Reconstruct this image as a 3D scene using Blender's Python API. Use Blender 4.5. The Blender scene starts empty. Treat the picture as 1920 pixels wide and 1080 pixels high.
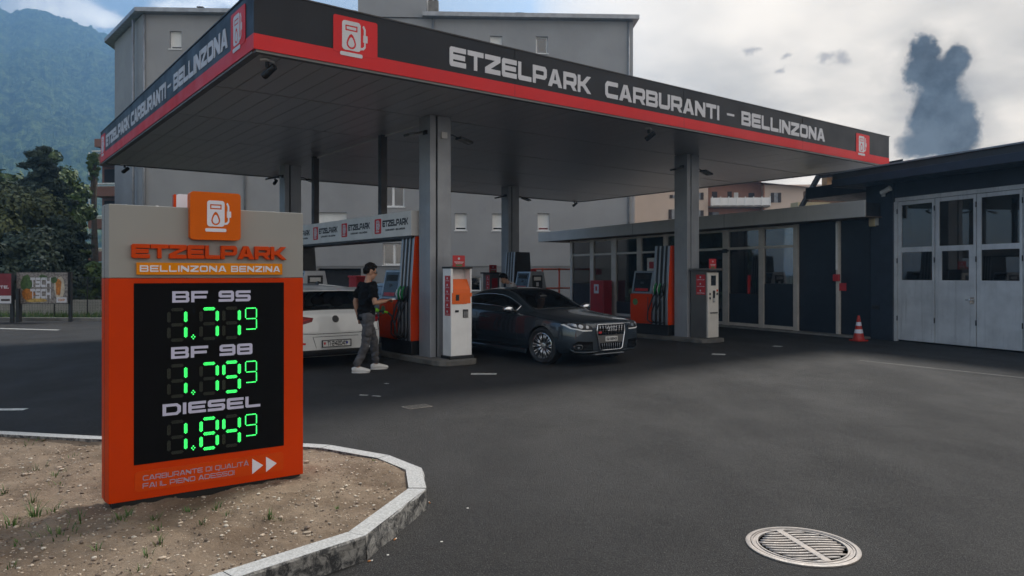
import bpy, bmesh, math, random
from mathutils import Vector, Matrix, noise
from mathutils.geometry import tessellate_polygon, delaunay_2d_cdt
from mathutils.bvhtree import BVHTree
random.seed(11)
S = bpy.context.scene
COL = S.collection
R = math.radians

# ------------------------------------------------------------------ camera, sky, sun, exposure
F, HY, H = 1380.0, 515.0, 1.62            # focal length and horizon row (1920 px wide frame), eye height
cam = bpy.data.cameras.new('camera')
cam_o = bpy.data.objects.new('camera', cam); COL.objects.link(cam_o)
cam_o.location = (0, 0, H); cam_o.rotation_euler = (R(90), 0, 0)
cam.sensor_width = 36; cam.lens = F / 1920 * 36; cam.shift_y = -(540 - HY) / 1920
cam.clip_start = .05; cam.clip_end = 12000
cam.dof.use_dof = True; cam.dof.focus_distance = 5.6; cam.dof.aperture_fstop = 5.0
S.camera = cam_o
SUN_EL, SUN_AZ = R(52), R(28)             # azimuth clockwise from +Y
world = bpy.data.worlds.new('World'); S.world = world; world.use_nodes = True

class NT:
    """small helper to write node trees"""
    def __init__(s, nt): s.nt = nt; s.n = nt.nodes; s.l = nt.links
    def node(s, t, **k):
        n = s.n.new(t)
        for a, b in k.items(): setattr(n, a, b)
        return n
    def put(s, sock, v):
        if isinstance(v, bpy.types.NodeSocket): s.l.new(v, sock)
        elif v is not None:
            if hasattr(sock.default_value, '__len__') and not hasattr(v, '__len__'): v = (v,) * len(sock.default_value)
            if hasattr(v, '__len__') and len(v) == 3 and len(sock.default_value) == 4: v = (*v, 1)
            sock.default_value = v
    def math(s, op, a, b=None, c=None, clamp=False):
        n = s.node('ShaderNodeMath', operation=op, use_clamp=clamp)
        s.put(n.inputs[0], a); s.put(n.inputs[1], b) if b is not None else 0
        if c is not None: s.put(n.inputs[2], c)
        return n.outputs[0]
    def vmath(s, op, a, b=None, scale=None):
        n = s.node('ShaderNodeVectorMath', operation=op); s.put(n.inputs[0], a)
        if b is not None: s.put(n.inputs[1], b)
        if scale is not None: s.put(n.inputs['Scale'], scale)
        return n.outputs['Value'] if op in ('LENGTH', 'DOT_PRODUCT', 'DISTANCE') else n.outputs[0]
    def mix(s, f, a, b, mode='MIX'):
        n = s.node('ShaderNodeMix', data_type='RGBA', blend_type=mode)
        s.put(n.inputs[0], f); s.put(n.inputs[6], a); s.put(n.inputs[7], b); return n.outputs[2]
    def noise(s, vec, scale, detail=4, rough=.55, dist=0, out=0):
        n = s.node('ShaderNodeTexNoise'); s.put(n.inputs['Vector'], vec)
        n.inputs['Scale'].default_value = scale; n.inputs['Detail'].default_value = detail
        n.inputs['Roughness'].default_value = rough; n.inputs['Distortion'].default_value = dist
        return n.outputs[out]
    def smooth(s, v, a, b, lo=0., hi=1.):
        n = s.node('ShaderNodeMapRange', interpolation_type='SMOOTHSTEP')
        s.put(n.inputs[0], v)
        for i, q in enumerate((a, b, lo, hi)): n.inputs[i + 1].default_value = q
        return n.outputs[0]

def build_sky():
    t = NT(world.node_tree); t.n.clear()
    out = t.node('ShaderNodeOutputWorld'); bg = t.node('ShaderNodeBackground'); t.l.new(bg.outputs[0], out.inputs[0])
    bg.inputs[1].default_value = .11
    sky = t.node('ShaderNodeTexSky', sky_type='NISHITA', sun_disc=False)
    sky.sun_elevation = SUN_EL; sky.sun_rotation = SUN_AZ; sky.altitude = 240; sky.dust_density = 1.6; sky.air_density = 1.1
    d = t.node('ShaderNodeTexCoord').outputs['Generated']
    sep = t.node('ShaderNodeSeparateXYZ'); t.l.new(d, sep.inputs[0]); x, y, z = sep.outputs
    # sky dome flattened towards a cloud ceiling, so that the clouds crowd together near the horizon
    zz = t.math('ADD', t.math('MAXIMUM', z, 0.), .22)
    comb = t.node('ShaderNodeCombineXYZ'); t.put(comb.inputs[0], t.math('DIVIDE', x, zz)); t.put(comb.inputs[1], t.math('DIVIDE', y, zz)); t.put(comb.inputs[2], t.math('MULTIPLY', z, 1.5))
    cp = comb.outputs[0]
    n1 = t.noise(cp, .9, 4, .55, .3); n2 = t.noise(cp, 2.6, 4, .6)
    n3 = t.noise(d, 9., 5, .62)                                      # billows
    # high veil of cloud: everywhere except the clear gap in the west (left)
    tone = t.math('ADD', t.math('MULTIPLY', n1, .75), t.math('MULTIPLY', n2, .25))
    veil = t.mix(t.smooth(tone, .34, .64), (2.5, 2.62, 2.8), (5.35, 5.2, 5.02))
    veil = t.mix(t.smooth(z, .02, .5), veil, t.mix(.15, veil, (4.7, 4.65, 4.6)))
    gap = t.math('ADD', x, t.math('MULTIPLY', t.math('SUBTRACT', n3, .5), .25))
    cover = t.smooth(gap, -.44, -.33)
    col = t.mix(cover, sky.outputs[0], veil)
    col = t.mix(1., col, (1.04, 1., .95), 'MULTIPLY')
    # single clouds: centres and radii as directions, edges broken up by the billow noise
    fy = t.math('MAXIMUM', y, .05)
    gx, gz = t.math('DIVIDE', x, fy), t.math('DIVIDE', z, fy)
    warp = t.math('SUBTRACT', t.noise(d, 15., 6, .6), .5); warp2 = t.math('SUBTRACT', t.noise(t.vmath('ADD', d, (3.1, 1.7, 5.2)), 15., 6, .6), .5)
    wx = t.math('MULTIPLY_ADD', warp, .08, gx); wz = t.math('MULTIPLY_ADD', warp2, .08, gz)
    def blobs(lst):
        best = None
        for (cx, cy, rx, ry) in lst:
            ax = t.math('DIVIDE', t.math('SUBTRACT', wx, (cx - 960) / F), rx / F); az = t.math('DIVIDE', t.math('SUBTRACT', wz, (HY - cy) / F), ry / F)
            v = t.math('SQRT', t.math('ADD', t.math('MULTIPLY', ax, ax), t.math('MULTIPLY', az, az)))
            best = v if best is None else t.math('SMOOTH_MIN', best, v, .7)
        return best
    front = t.math('GREATER_THAN', y, .05)
    white = blobs([(100, 12, 95, 42), (190, 40, 50, 26), (350, 4, 62, 30), (450, 2, 70, 22), (-150, -60, 190, 70), (240, -70, 90, 30)])
    wm = t.math('MULTIPLY', t.smooth(white, 1.25, .65), front)
    wcol = t.mix(t.smooth(t.math('ADD', n3, t.math('MULTIPLY', white, .18)), .42, .72), (13., 12.6, 12.), (6.4, 6.5, 6.7))
    col = t.mix(wm, col, wcol)
    dark = blobs([(1722, 98, 30, 30), (1790, 124, 34, 34), (1722, 135, 42, 32), (1768, 165, 46, 50), (1758, 222, 56, 50), (1762, 270, 84, 34), (1812, 238, 40, 44)])
    dm = t.math('MULTIPLY', t.math('MAXIMUM', t.smooth(dark, 1.3, .7, 0., .96), t.smooth(dark, 2.1, .9, 0., .28)), front)
    dcol = t.mix(t.smooth(t.math('ADD', t.noise(d, 20., 6, .62), t.math('MULTIPLY', gz, .55)), .48, .9), (.6, .84, 1.15), (.17, .3, .49))
    col = t.mix(dm, col, dcol)
    wisp = blobs([(1408, 94, 24, 11), (1478, 96, 14, 10), (1552, 110, 22, 13), (1585, 112, 24, 20), (1472, 128, 16, 9)])
    col = t.mix(t.math('MULTIPLY', t.smooth(wisp, 1.2, .2, 0., .62), front), col, (1.5, 1.6, 1.85))
    t.put(bg.inputs[0], col)
build_sky()

sun = bpy.data.lights.new('sun', 'SUN'); sun.energy = 2.2; sun.angle = R(14); sun.color = (1, .96, .9)
sun_o = bpy.data.objects.new('sun', sun); COL.objects.link(sun_o)
sd = Vector((math.sin(SUN_AZ) * math.cos(SUN_EL), math.cos(SUN_AZ) * math.cos(SUN_EL), math.sin(SUN_EL)))
sun_o.rotation_euler = (-sd).to_track_quat('-Z', 'Y').to_euler(); sun_o.location = sd * 60
S.view_settings.view_transform = 'Standard'; S.view_settings.look = 'None'
S.view_settings.exposure = 0.8; S.view_settings.gamma = 1
S.view_settings.use_curve_mapping = False
S.render.engine = 'CYCLES'
S.cycles.max_bounces = 5; S.cycles.diffuse_bounces = 3; S.cycles.glossy_bounces = 3; S.cycles.transparent_max_bounces = 10; S.cycles.volume_bounces = 0
S.cycles.use_adaptive_sampling = True; S.cycles.adaptive_threshold = .02
S.cycles.caustics_reflective = False; S.cycles.caustics_refractive = False
world.cycles.sampling_method = 'MANUAL'; world.cycles.sample_map_resolution = 512

# ------------------------------------------------------------------ places
def P(x, y, d): return Vector(((x - 960) / F * d, d, H - (y - HY) / F * d))
def G(x, y, z=0.0): return P(x, y, (H - z) * F / (y - HY))
A = R(37.3)                                # heading of the canopy's long side
UX, UY = math.cos(A), math.sin(A)
C0 = (-3.377, 9.627)                       # near corner of the canopy
def W(u, v, z=0.0): return Vector((C0[0] + u * UX - v * UY, C0[1] + u * UY + v * UX, z))

# ------------------------------------------------------------------ helpers
def tag(o, label=None, cat=None, group=None, kind=None):
    if label: o['label'] = label
    if cat: o['category'] = cat
    if group: o['group'] = group
    if kind: o['kind'] = kind
    return o
def empty(name, loc=(0, 0, 0), rz=0.0, label=None, cat=None, group=None, kind=None):
    o = bpy.data.objects.new(name, None); COL.objects.link(o)
    o.empty_display_size = .2; o.location = loc; o.rotation_euler = (0, 0, rz)
    return tag(o, label, cat, group, kind)
def link(name, me, parent=None, loc=None, rz=0.0):
    o = bpy.data.objects.new(name, me); COL.objects.link(o); o.parent = parent
    if loc is not None: o.location = loc
    if rz: o.rotation_euler = (0, 0, rz)
    return o
def copy_tree(o, parent=None):
    c = o.copy(); COL.objects.link(c); c.parent = parent
    for ch in KIDS.get(o.name, []):
        KIDS.setdefault(c.name, []).append(copy_tree(ch, c))
    return c
KIDS = {}
def rrect(x0, x1, y0, y1, r, n=4):
    pts = []
    for cx, cy, a0 in ((x1 - r, y0 + r, -90), (x1 - r, y1 - r, 0), (x0 + r, y1 - r, 90), (x0 + r, y0 + r, 180)):
        for i in range(n + 1):
            a = R(a0 + 90 * i / n); pts.append((cx + r * math.cos(a), cy + r * math.sin(a)))
    return pts
def circ(cx, cy, rx, ry=None, n=16, a0=0):
    ry = ry or rx
    return [(cx + rx * math.cos(a0 + 2 * math.pi * i / n), cy + ry * math.sin(a0 + 2 * math.pi * i / n)) for i in range(n)]
def rect(x0, x1, y0, y1): return [(x0, y0), (x1, y0), (x1, y1), (x0, y1)]

class MB:
    def __init__(s): s.v = []; s.f = []; s.m = []
    def add(s, vs, fs, m=0):
        o = len(s.v); s.v += [tuple(v) for v in vs]; s.f += [[i + o for i in f] for f in fs]; s.m += [m] * len(fs); return s
    def box(s, x0, x1, y0, y1, z0, z1, m=0):
        return s.add([(x, y, z) for z in (z0, z1) for x, y in ((x0, y0), (x1, y0), (x1, y1), (x0, y1))],
                     [(3, 2, 1, 0), (4, 5, 6, 7), (0, 1, 5, 4), (1, 2, 6, 5), (2, 3, 7, 6), (3, 0, 4, 7)], m)
    def rings(s, rings, m=0, cap=True, closed=False):
        n = len(rings[0]); vs = [p for r in rings for p in r]; fs = []
        K = len(rings)
        for k in range(K if closed else K - 1):
            a, b = k * n, ((k + 1) % K) * n
            for i in range(n):
                j = (i + 1) % n; fs.append((a + i, a + j, b + j, b + i))
        if cap and not closed: fs += [tuple(range(n - 1, -1, -1)), tuple((K - 1) * n + i for i in range(n))]
        return s.add(vs, fs, m)
    def tube(s, pts, r, n=8, m=0, cap=True, closed=False, side=None, flat=1.0):
        pts = [Vector(p) for p in pts]; K = len(pts); rad = r if hasattr(r, '__len__') else [r] * K; rs = []; up = Vector(side) if side else None
        for i, p in enumerate(pts):
            a = pts[(i - 1) % K] if closed else pts[max(i - 1, 0)]; b = pts[(i + 1) % K] if closed else pts[min(i + 1, K - 1)]
            t = (b - a).normalized() if (b - a).length > 1e-9 else Vector((0, 0, 1))
            if up is None: up = Vector((0, 0, 1)) if abs(t.z) < .9 else Vector((1, 0, 0))
            x = (up - t * up.dot(t)); x = x.normalized() if x.length > 1e-6 else t.orthogonal().normalized(); y = t.cross(x)
            if not side: up = x
            ra = rad[i]; rx, ry = (ra if hasattr(ra, '__len__') else (ra, ra * flat))
            rs.append([p + x * rx * math.cos(2 * math.pi * k / n) + y * ry * math.sin(2 * math.pi * k / n) for k in range(n)])
        return s.rings(rs, m, cap, closed)
    def lathe(s, prof, c=(0, 0, 0), axis='z', n=24, m=0, cap=True):
        rs = []
        for r, h in prof:
            ring = []
            for k in range(n):
                a = 2 * math.pi * k / n; p = (r * math.cos(a), r * math.sin(a), h)
                if axis == 'y': p = (p[0], h, p[1])
                if axis == 'x': p = (h, p[0], p[1])
                ring.append((p[0] + c[0], p[1] + c[1], p[2] + c[2]))
            rs.append(ring)
        return s.rings(rs, m, cap)
    def ball(s, c, r, n=12, k=8, m=0):
        rx, ry, rz = r if hasattr(r, '__len__') else (r, r, r); rs = []
        for i in range(k + 1):
            th = math.pi * (i + .02) / (k + .04); rs.append([(c[0] + rx * math.sin(th) * math.cos(2 * math.pi * j / n), c[1] + ry * math.sin(th) * math.sin(2 * math.pi * j / n), c[2] - rz * math.cos(th)) for j in range(n)])
        return s.rings(rs, m)
    def prism(s, loops, h0, h1, plane='xz', m=0, off=(0, 0), back=True):
        """loops: [outer, hole, hole...] 2-D; extruded h0..h1 along the missing axis"""
        if not hasattr(loops[0][0], '__len__'): loops = [loops]
        tri = tessellate_polygon([[Vector((p[0], p[1], 0)) for p in l] for l in loops])
        flat = [(p[0] + off[0], p[1] + off[1]) for l in loops for p in l]; n = len(flat)
        mp = {'xz': lambda a, b, h: (a, h, b), 'yz': lambda a, b, h: (h, a, b), 'xy': lambda a, b, h: (a, b, h)}[plane]
        vs = [mp(a, b, h0) for a, b in flat] + [mp(a, b, h1) for a, b in flat]
        fs = [tuple(t) for t in tri] + ([tuple(i + n for i in t) for t in tri] if back else []); o = 0
        for l in loops:
            k = len(l)
            for i in range(k): j = (i + 1) % k; fs.append((o + i, o + j, n + o + j, n + o + i))
            o += k
        return s.add(vs, fs, m)
    def xf(s, mat, i0=0):
        for i in range(i0, len(s.v)): s.v[i] = tuple(mat @ Vector(s.v[i]))
        return s
    def mesh(s, name, mats, smooth=False, recalc=True, merge=0):
        me = bpy.data.meshes.new(name); me.from_pydata(s.v, [], s.f)
        for m in (mats if isinstance(mats, (list, tuple)) else [mats]): me.materials.append(m)
        me.polygons.foreach_set('material_index', s.m)
        if recalc or merge:
            bm = bmesh.new(); bm.from_mesh(me)
            if merge: bmesh.ops.remove_doubles(bm, verts=bm.verts, dist=merge)
            bmesh.ops.recalc_face_normals(bm, faces=bm.faces); bm.to_mesh(me); bm.free()
        if smooth: me.polygons.foreach_set('use_smooth', [True] * len(me.polygons)); 
        me.update(); return me
    def build(s, name, mats, parent=None, loc=None, rz=0.0, smooth=False, bevel=0, recalc=True, merge=0, sharp=None):
        me = s.mesh(name, mats, smooth, recalc, merge)
        if sharp: me.set_sharp_from_angle(angle=R(sharp))
        o = link(name, me, parent, loc, rz)
        if parent: KIDS.setdefault(parent.name, []).append(o)
        if bevel:
            b = o.modifiers.new('edge', 'BEVEL'); b.width = bevel; b.segments = 2; b.limit_method = 'ANGLE'; b.angle_limit = R(40)
        return o

# ------------------------------------------------------------------ materials
MATS = {}
def pm(name, col, rough=.5, metal=0., var=.12, scale=3., bump=0., bscale=60., coat=0., spec=.5, rvar=.1, hue=None, detail=5, emit=None, es=0., streak=0.):
    """painted / plain surface: colour with soft unevenness, roughness with unevenness, fine relief"""
    if name in MATS: return MATS[name]
    m = bpy.data.materials.new(name); m.use_nodes = True; t = NT(m.node_tree); b = t.n['Principled BSDF']
    co = t.node('ShaderNodeTexCoord').outputs['Object']
    nz = t.noise(co, scale, detail, .6)
    dark = tuple(c * (1 - var) for c in col); light = tuple(min(1, c * (1 + var)) for c in col)
    if hue: light = hue
    c = t.mix(t.smooth(nz, .3, .7), dark, light)
    if streak:
        mp = t.node('ShaderNodeMapping'); t.put(mp.inputs[0], co); mp.inputs['Scale'].default_value = (6, 6, .35)
        c = t.mix(t.smooth(t.noise(mp.outputs[0], 2., 6, .65), .5, .8, 0, streak), c, tuple(q * .45 for q in col))
    t.put(b.inputs['Base Color'], c); b.inputs['Metallic'].default_value = metal
    t.put(b.inputs['Roughness'], t.smooth(t.noise(co, scale * 2.3, 4), .25, .75, max(.02, rough - rvar), min(1, rough + rvar)))
    b.inputs['Coat Weight'].default_value = coat; b.inputs['Coat Roughness'].default_value = .06; b.inputs['Specular IOR Level'].default_value = spec
    if emit: b.inputs['Emission Color'].default_value = (*emit, 1); b.inputs['Emission Strength'].default_value = es
    if bump:
        bp = t.node('ShaderNodeBump'); bp.inputs['Strength'].default_value = bump; bp.inputs['Distance'].default_value = .01
        t.put(bp.inputs['Height'], t.noise(co, bscale, 6, .65)); t.l.new(bp.outputs[0], b.inputs['Normal'])
    MATS[name] = m; return m
def glassm(name, tint=(.25, .28, .3), refl=.08, rough=.02, dirt=0.):
    """window pane: mirror-like skin over a tinted see-through sheet"""
    if name in MATS: return MATS[name]
    m = bpy.data.materials.new(name); m.use_nodes = True; t = NT(m.node_tree); t.n.remove(t.n['Principled BSDF'])
    out = t.n['Material Output']; g = t.node('ShaderNodeBsdfGlossy'); g.inputs['Roughness'].default_value = rough; g.inputs['Color'].default_value = (1, 1, 1, 1)
    tr = t.node('ShaderNodeBsdfTransparent'); tr.inputs[0].default_value = (*tint, 1)
    fr = t.node('ShaderNodeFresnel'); fr.inputs[0].default_value = 1.5
    mx = t.node('ShaderNodeMixShader'); t.put(mx.inputs[0], t.math('ADD', fr.outputs[0], refl, clamp=True))
    base = tr.outputs[0]
    if dirt:
        df = t.node('ShaderNodeBsdfDiffuse'); df.inputs[0].default_value = (.35, .34, .31, 1); m2 = t.node('ShaderNodeMixShader')
        t.put(m2.inputs[0], t.smooth(t.noise(t.node('ShaderNodeTexCoord').outputs['Object'], 3., 6, .7), .35, .8, 0, dirt)); t.l.new(tr.outputs[0], m2.inputs[1]); t.l.new(df.outputs[0], m2.inputs[2]); base = m2.outputs[0]
    t.l.new(base, mx.inputs[1]); t.l.new(g.outputs[0], mx.inputs[2]); t.l.new(mx.outputs[0], out.inputs[0])
    MATS[name] = m; return m
M_ORANGE = pm('orange_paint', (.6, .044, .001), .5, var=.05, scale=1.5, spec=.1)
M_ORANGE_S = pm('orange_lacquer', (.66, .12, .002), .4, var=.04, spec=.12)
M_ORANGE_L = pm('orange_letter', (.58, .055, .002), .4, var=.04, spec=.12)
M_YELLOW = pm('amber_acrylic', (.74, .24, .002), .4, var=.04, spec=.12)
M_GREYH = pm('warm_grey_paint', (.3, .295, .275), .5, var=.04, scale=1.2, bump=.03, bscale=300)
M_WHITEP = pm('white_print', (.72, .72, .8), .5, var=.03)
M_LILAC = pm('pale_print', (.55, .55, .72), .5, var=.03)
M_BLACKP = pm('black_panel', (.004, .004, .0045), .6, var=.1, spec=.08)
M_NAVY = pm('anthracite_fascia', (.011, .012, .017), .4, var=.15, scale=.7, spec=.25)
M_RED = pm('red_fascia', (.66, .025, .028), .45, spec=.2, var=.06, scale=.7)
M_FWHITE = pm('white_film', (.62, .62, .66), .5, var=.05)
M_SOFFIT = pm('soffit_grey', (.62, .605, .595), .32, metal=.1, var=.015, scale=.5, rvar=.02)
M_SEAM = pm('dark_seam', (.012, .012, .012), .7)
M_COLUMN = pm('column_grey', (.31, .325, .35), .42, metal=.2, var=.1, scale=1.6, streak=.25)
M_STEEL = pm('dark_steel', (.045, .042, .042), .45, metal=.5)
M_ALU = pm('anodised_aluminium', (.34, .36, .39), .36, metal=.75, var=.08, rvar=.08)
M_CHROME = pm('chrome', (.75, .76, .78), .13, metal=1., var=.02, rvar=.04)
M_RUBBER = pm('black_rubber', (.011, .011, .012), .62, var=.2)
M_PLBLACK = pm('black_plastic', (.014, .014, .015), .45, var=.15)
M_WHITE = pm('white_lacquer', (.86, .86, .85), .38, var=.05, streak=.12)
M_GREEN = pm('green_plastic', (.01, .22, .06), .35)
M_LIME = pm('lime_plastic', (.22, .6, .03), .35)
M_STICKER = pm('red_sticker', (.5, .025, .03), .45, var=.08)
M_BEAM = pm('light_grey_panel', (.72, .71, .69), .45, var=.06, streak=.15)
M_CONC = pm('concrete', (.2, .19, .175), .9, var=.25, scale=2.5, bump=.4, bscale=90)
M_SCREEN = pm('dark_screen', (.01, .014, .018), .12, var=.2)

# ------------------------------------------------------------------ lettering (wide squared capitals, one outline per glyph)
def glyphs(t):
    h = 4.; m0, m1 = 2 - t / 2, 2 + t / 2; w = 5.; rr = .75
    def O(w=5.): return [rrect(0, w, 0, h, 1.0), rrect(t, w - t, t, h - t, .5)]
    g = {}
    g['E'] = (w, [[[(.4, 0), (w, 0), (w, t), (t, t), (t, m0), (4.7, m0), (4.7, m1), (t, m1), (t, h - t), (w, h - t), (w, h), (.4, h), (0, h - .4), (0, .4)]]])
    g['F'] = (w, [[[(0, 0), (t, 0), (t, m0 - .2), (4.6, m0 - .2), (4.6, m1 - .2), (t, m1 - .2), (t, h - t), (w, h - t), (w, h), (0, h)]]])
    g['T'] = (w, [[[(2.5 - t / 2, 0), (2.5 + t / 2, 0), (2.5 + t / 2, h - t), (w, h - t), (w, h), (0, h), (0, h - t), (2.5 - t / 2, h - t)]]])
    g['Z'] = (w, [[[(0, 0), (w, 0), (w, t), (1.45 + t * .35, t), (w, h - t - .15), (w, h), (0, h), (0, h - t), (w - 1.45 - t * .35, h - t), (0, t + .15)]]])
    g['L'] = (4.6, [[[(.4, 0), (4.6, 0), (4.6, t), (t, t), (t, h), (0, h), (0, .4)]]])
    bowl = [(w - .7, 1.1), (w, 1.7), (w, h - .6), (w - .6, h), (0, h)]
    g['P'] = (w, [[[(0, 0), (t, 0), (t, 1.1)] + bowl, rrect(t, w - t, 1.1 + t * .85, h - t, .25)]])
    g['R'] = (w, [[[(0, 0), (t, 0), (t, 1.15), (2.7, 1.15), (3.75, 0), (5.1, 0), (4.05, 1.15), (w - .6, 1.15), (w, 1.7), (w, h - .6), (w - .6, h), (0, h)], rrect(t, w - t, 1.15 + t * .85, h - t, .25)]])
    ax = 1.28 * t
    A0 = [[(0, 0), (ax, 0), (ax + .38, .75), (5.2 - ax - .38, .75), (5.2 - ax, 0), (5.2, 0), (3.35, h), (1.85, h)], [(ax + .38 + .33 * t + .05, .75 + .75 * t), (2.6, h - .75), (5.2 - ax - .43 - .33 * t, .75 + .75 * t)]]
    g['A'] = (5.2, [A0]); g['À'] = (5.2, [A0, [[(1.6, 5.1), (2.5, 4.4), (3.2, 4.4), (2.7, 5.1)]]])
    g['K'] = (5.2, [[[(0, 0), (t, 0), (t, m0), (1.9, m0), (3.75, 0), (5.3, 0), (2.9, 2), (5.2, h), (3.65, h), (1.9, m1), (t, m1), (t, h), (0, h)]]])
    g['C'] = (w, [[[(.8, 0), (w, 0), (w, t), (1.3, t), (t, 1.3), (t, h - 1.3), (1.3, h - t), (w, h - t), (w, h), (.8, h), (0, h - .8), (0, .8)]]])
    g['B'] = (w, [[[(0, 0), (w - .5, 0), (w, .5), (w, 1.65), (w - .3, 2), (w - .1, 2.3), (w - .1, h - .5), (w - .6, h), (0, h)], rect(t, w - t, t * .9, 2 - t * .42), rect(t, w - t - .1, 2 + t * .42, h - t * .9)]])
    g['U'] = (w, [[[(.7, 0), (w - .7, 0), (w, .7), (w, h), (w - t, h), (w - t, t), (t, t), (t, h), (0, h), (0, .7)]]])
    g['N'] = (w, [[[(0, 0), (t, 0), (t, h - 1.5 - t * .3), (w - t - .15, 0), (w, 0), (w, h), (w - t, h), (w - t, 1.5 + t * .3), (t + .15, h), (0, h)]]])
    g['I'] = (t, [[rect(0, t, 0, h)]]); g['O'] = (w, [O()]); g['0'] = (4.4, [O(4.4)])
    g['Q'] = (w, [O(), [[(3.1, -.75), (4.6, -.75), (4.2, -.03), (3.1, -.03)]]])
    g['D'] = (w, [[[(0, 0), (w - 1, 0), (w, 1), (w, h - 1), (w - 1, h), (0, h)], [(t, t), (w - 1.3, t), (w - t, 1.4), (w - t, h - 1.4), (w - 1.3, h - t), (t, h - t)]]])
    s5 = [(0, 0), (w - .6, 0), (w, .6), (w, m1 - .5), (w - .5, m1), (t, m1), (t, h - t), (w, h - t), (w, h), (.5, h), (0, h - .5), (0, m0 + .4), (.4, m0), (w - t, m0), (w - t, t), (0, t)]
    g['S'] = g['5'] = (w, [[s5]])
    g['2'] = (w, [[[(w - x, y) for x, y in s5]]])
    g['9'] = (w, [[[(0, 0), (w - .6, 0), (w, .6), (w, h - .6), (w - .6, h), (.6, h), (0, h - .6), (0, m0 + .4), (.5, m0), (w - t, m0), (w - t, t), (0, t)], rect(t, w - t, m1, h - t)]])
    g['8'] = (w, [[rrect(0, w, 0, h, .7), rect(t, w - t, t, m0), rect(t, w - t, m1, h - t)]])
    g['4'] = (w, [[[(w - t - .6, 0), (w - .6, 0), (w - .6, 1), (w, 1), (w, 1 + t), (w - .6, 1 + t), (w - .6, h), (w - t - 1, h), (0, 1 + t), (0, 1), (w - t - .6, 1)], [(w - t - .6, 1 + t), (w - t - .6, h - t - .2), (1.5, 1 + t)]]])
    g['1'] = (2.2, [[[(2.2 - t, 0), (2.2, 0), (2.2, h), (1.2, h), (0, h - 1), (.6, h - 1.6), (2.2 - t, h - .8)]]])
    g['3'] = (w, [[[(0, 0), (w - .6, 0), (w, .6), (w, h - .6), (w - .6, h), (0, h), (0, h - t), (w - t, h - t), (w - t, m1), (1, m1), (1, m0), (w - t, m0), (w - t, t), (0, t)]]])
    g['H'] = (w, [[[(0, 0), (t, 0), (t, m0), (w - t, m0), (w - t, 0), (w, 0), (w, h), (w - t, h), (w - t, m1), (t, m1), (t, h), (0, h)]]])
    g['-'] = (2.6, [[rect(0, 2.6, 1.6, 2.4)]]); g['!'] = (t, [[rect(0, t, 1.3, h)], [rect(0, t, 0, .9)]]); g['.'] = (t, [[rect(0, t, 0, t)]])
    return g
def text(mb, s, x, z, height, width=None, t=1., gap=.55, h0=0., h1=.003, m=0, plane='xz', space=2.4):
    """s written from x along the first axis; glyph height -> height; total width -> width"""
    g = glyphs(t); adv = []; cx = 0.
    for ch in s:
        if ch == ' ': cx += space; continue
        adv.append((ch, cx)); cx += g[ch][0] + gap
    cx -= gap; ky = height / 4; kx = (width / cx) if width else ky
    for ch, px in adv:
        for loops in g[ch][1]:
            mb.prism([[(x + (a + px) * kx, z + b * ky) for a, b in l] for l in loops], h0, h1, plane, m)
    return cx * kx
def pump_icon(mb, x, z, s, h0, h1, m=0, kx=1.):
    """the fuel pump pictogram, s = height, drawn from its lower left"""
    def q(l): return [(x + a * s * kx, z + b * s) for a, b in l]
    def drop(r):
        cs = [2 * math.pi * k / 16 for k in range(16)]
        return [(.345 + r * math.sin(c), .36 - r * math.cos(c) + r * .9 * max(0, -math.cos(c)) ** 3) for c in cs]
    mb.prism([q(rrect(.06, .64, .17, 1., .09)), q(rect(.16, .54, .72, .88)), q(drop(.15))], h0, h1, 'xz', m)
    mb.prism(q(rect(.2, .5, .76, .84)), h0, h1, 'xz', m); mb.prism(q(drop(.1)), h0, h1, 'xz', m)
    mb.prism(q(rrect(0, .7, 0, .11, .04)), h0, h1, 'xz', m)
    mb.prism(q([(.645, .23), (.74, .25), (.8, .33), (.8, .47), (.75, .47), (.75, .36), (.71, .31), (.645, .3)]), h0, h1, 'xz', m)
    mb.prism(q(rect(.72, .86, .47, .67)), h0, h1, 'xz', m)
    mb.prism(q([(.74, .67), (.8, .67), (.8, .84), (.74, .95), (.7, .91), (.74, .82)]), h0, h1, 'xz', m)

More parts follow.
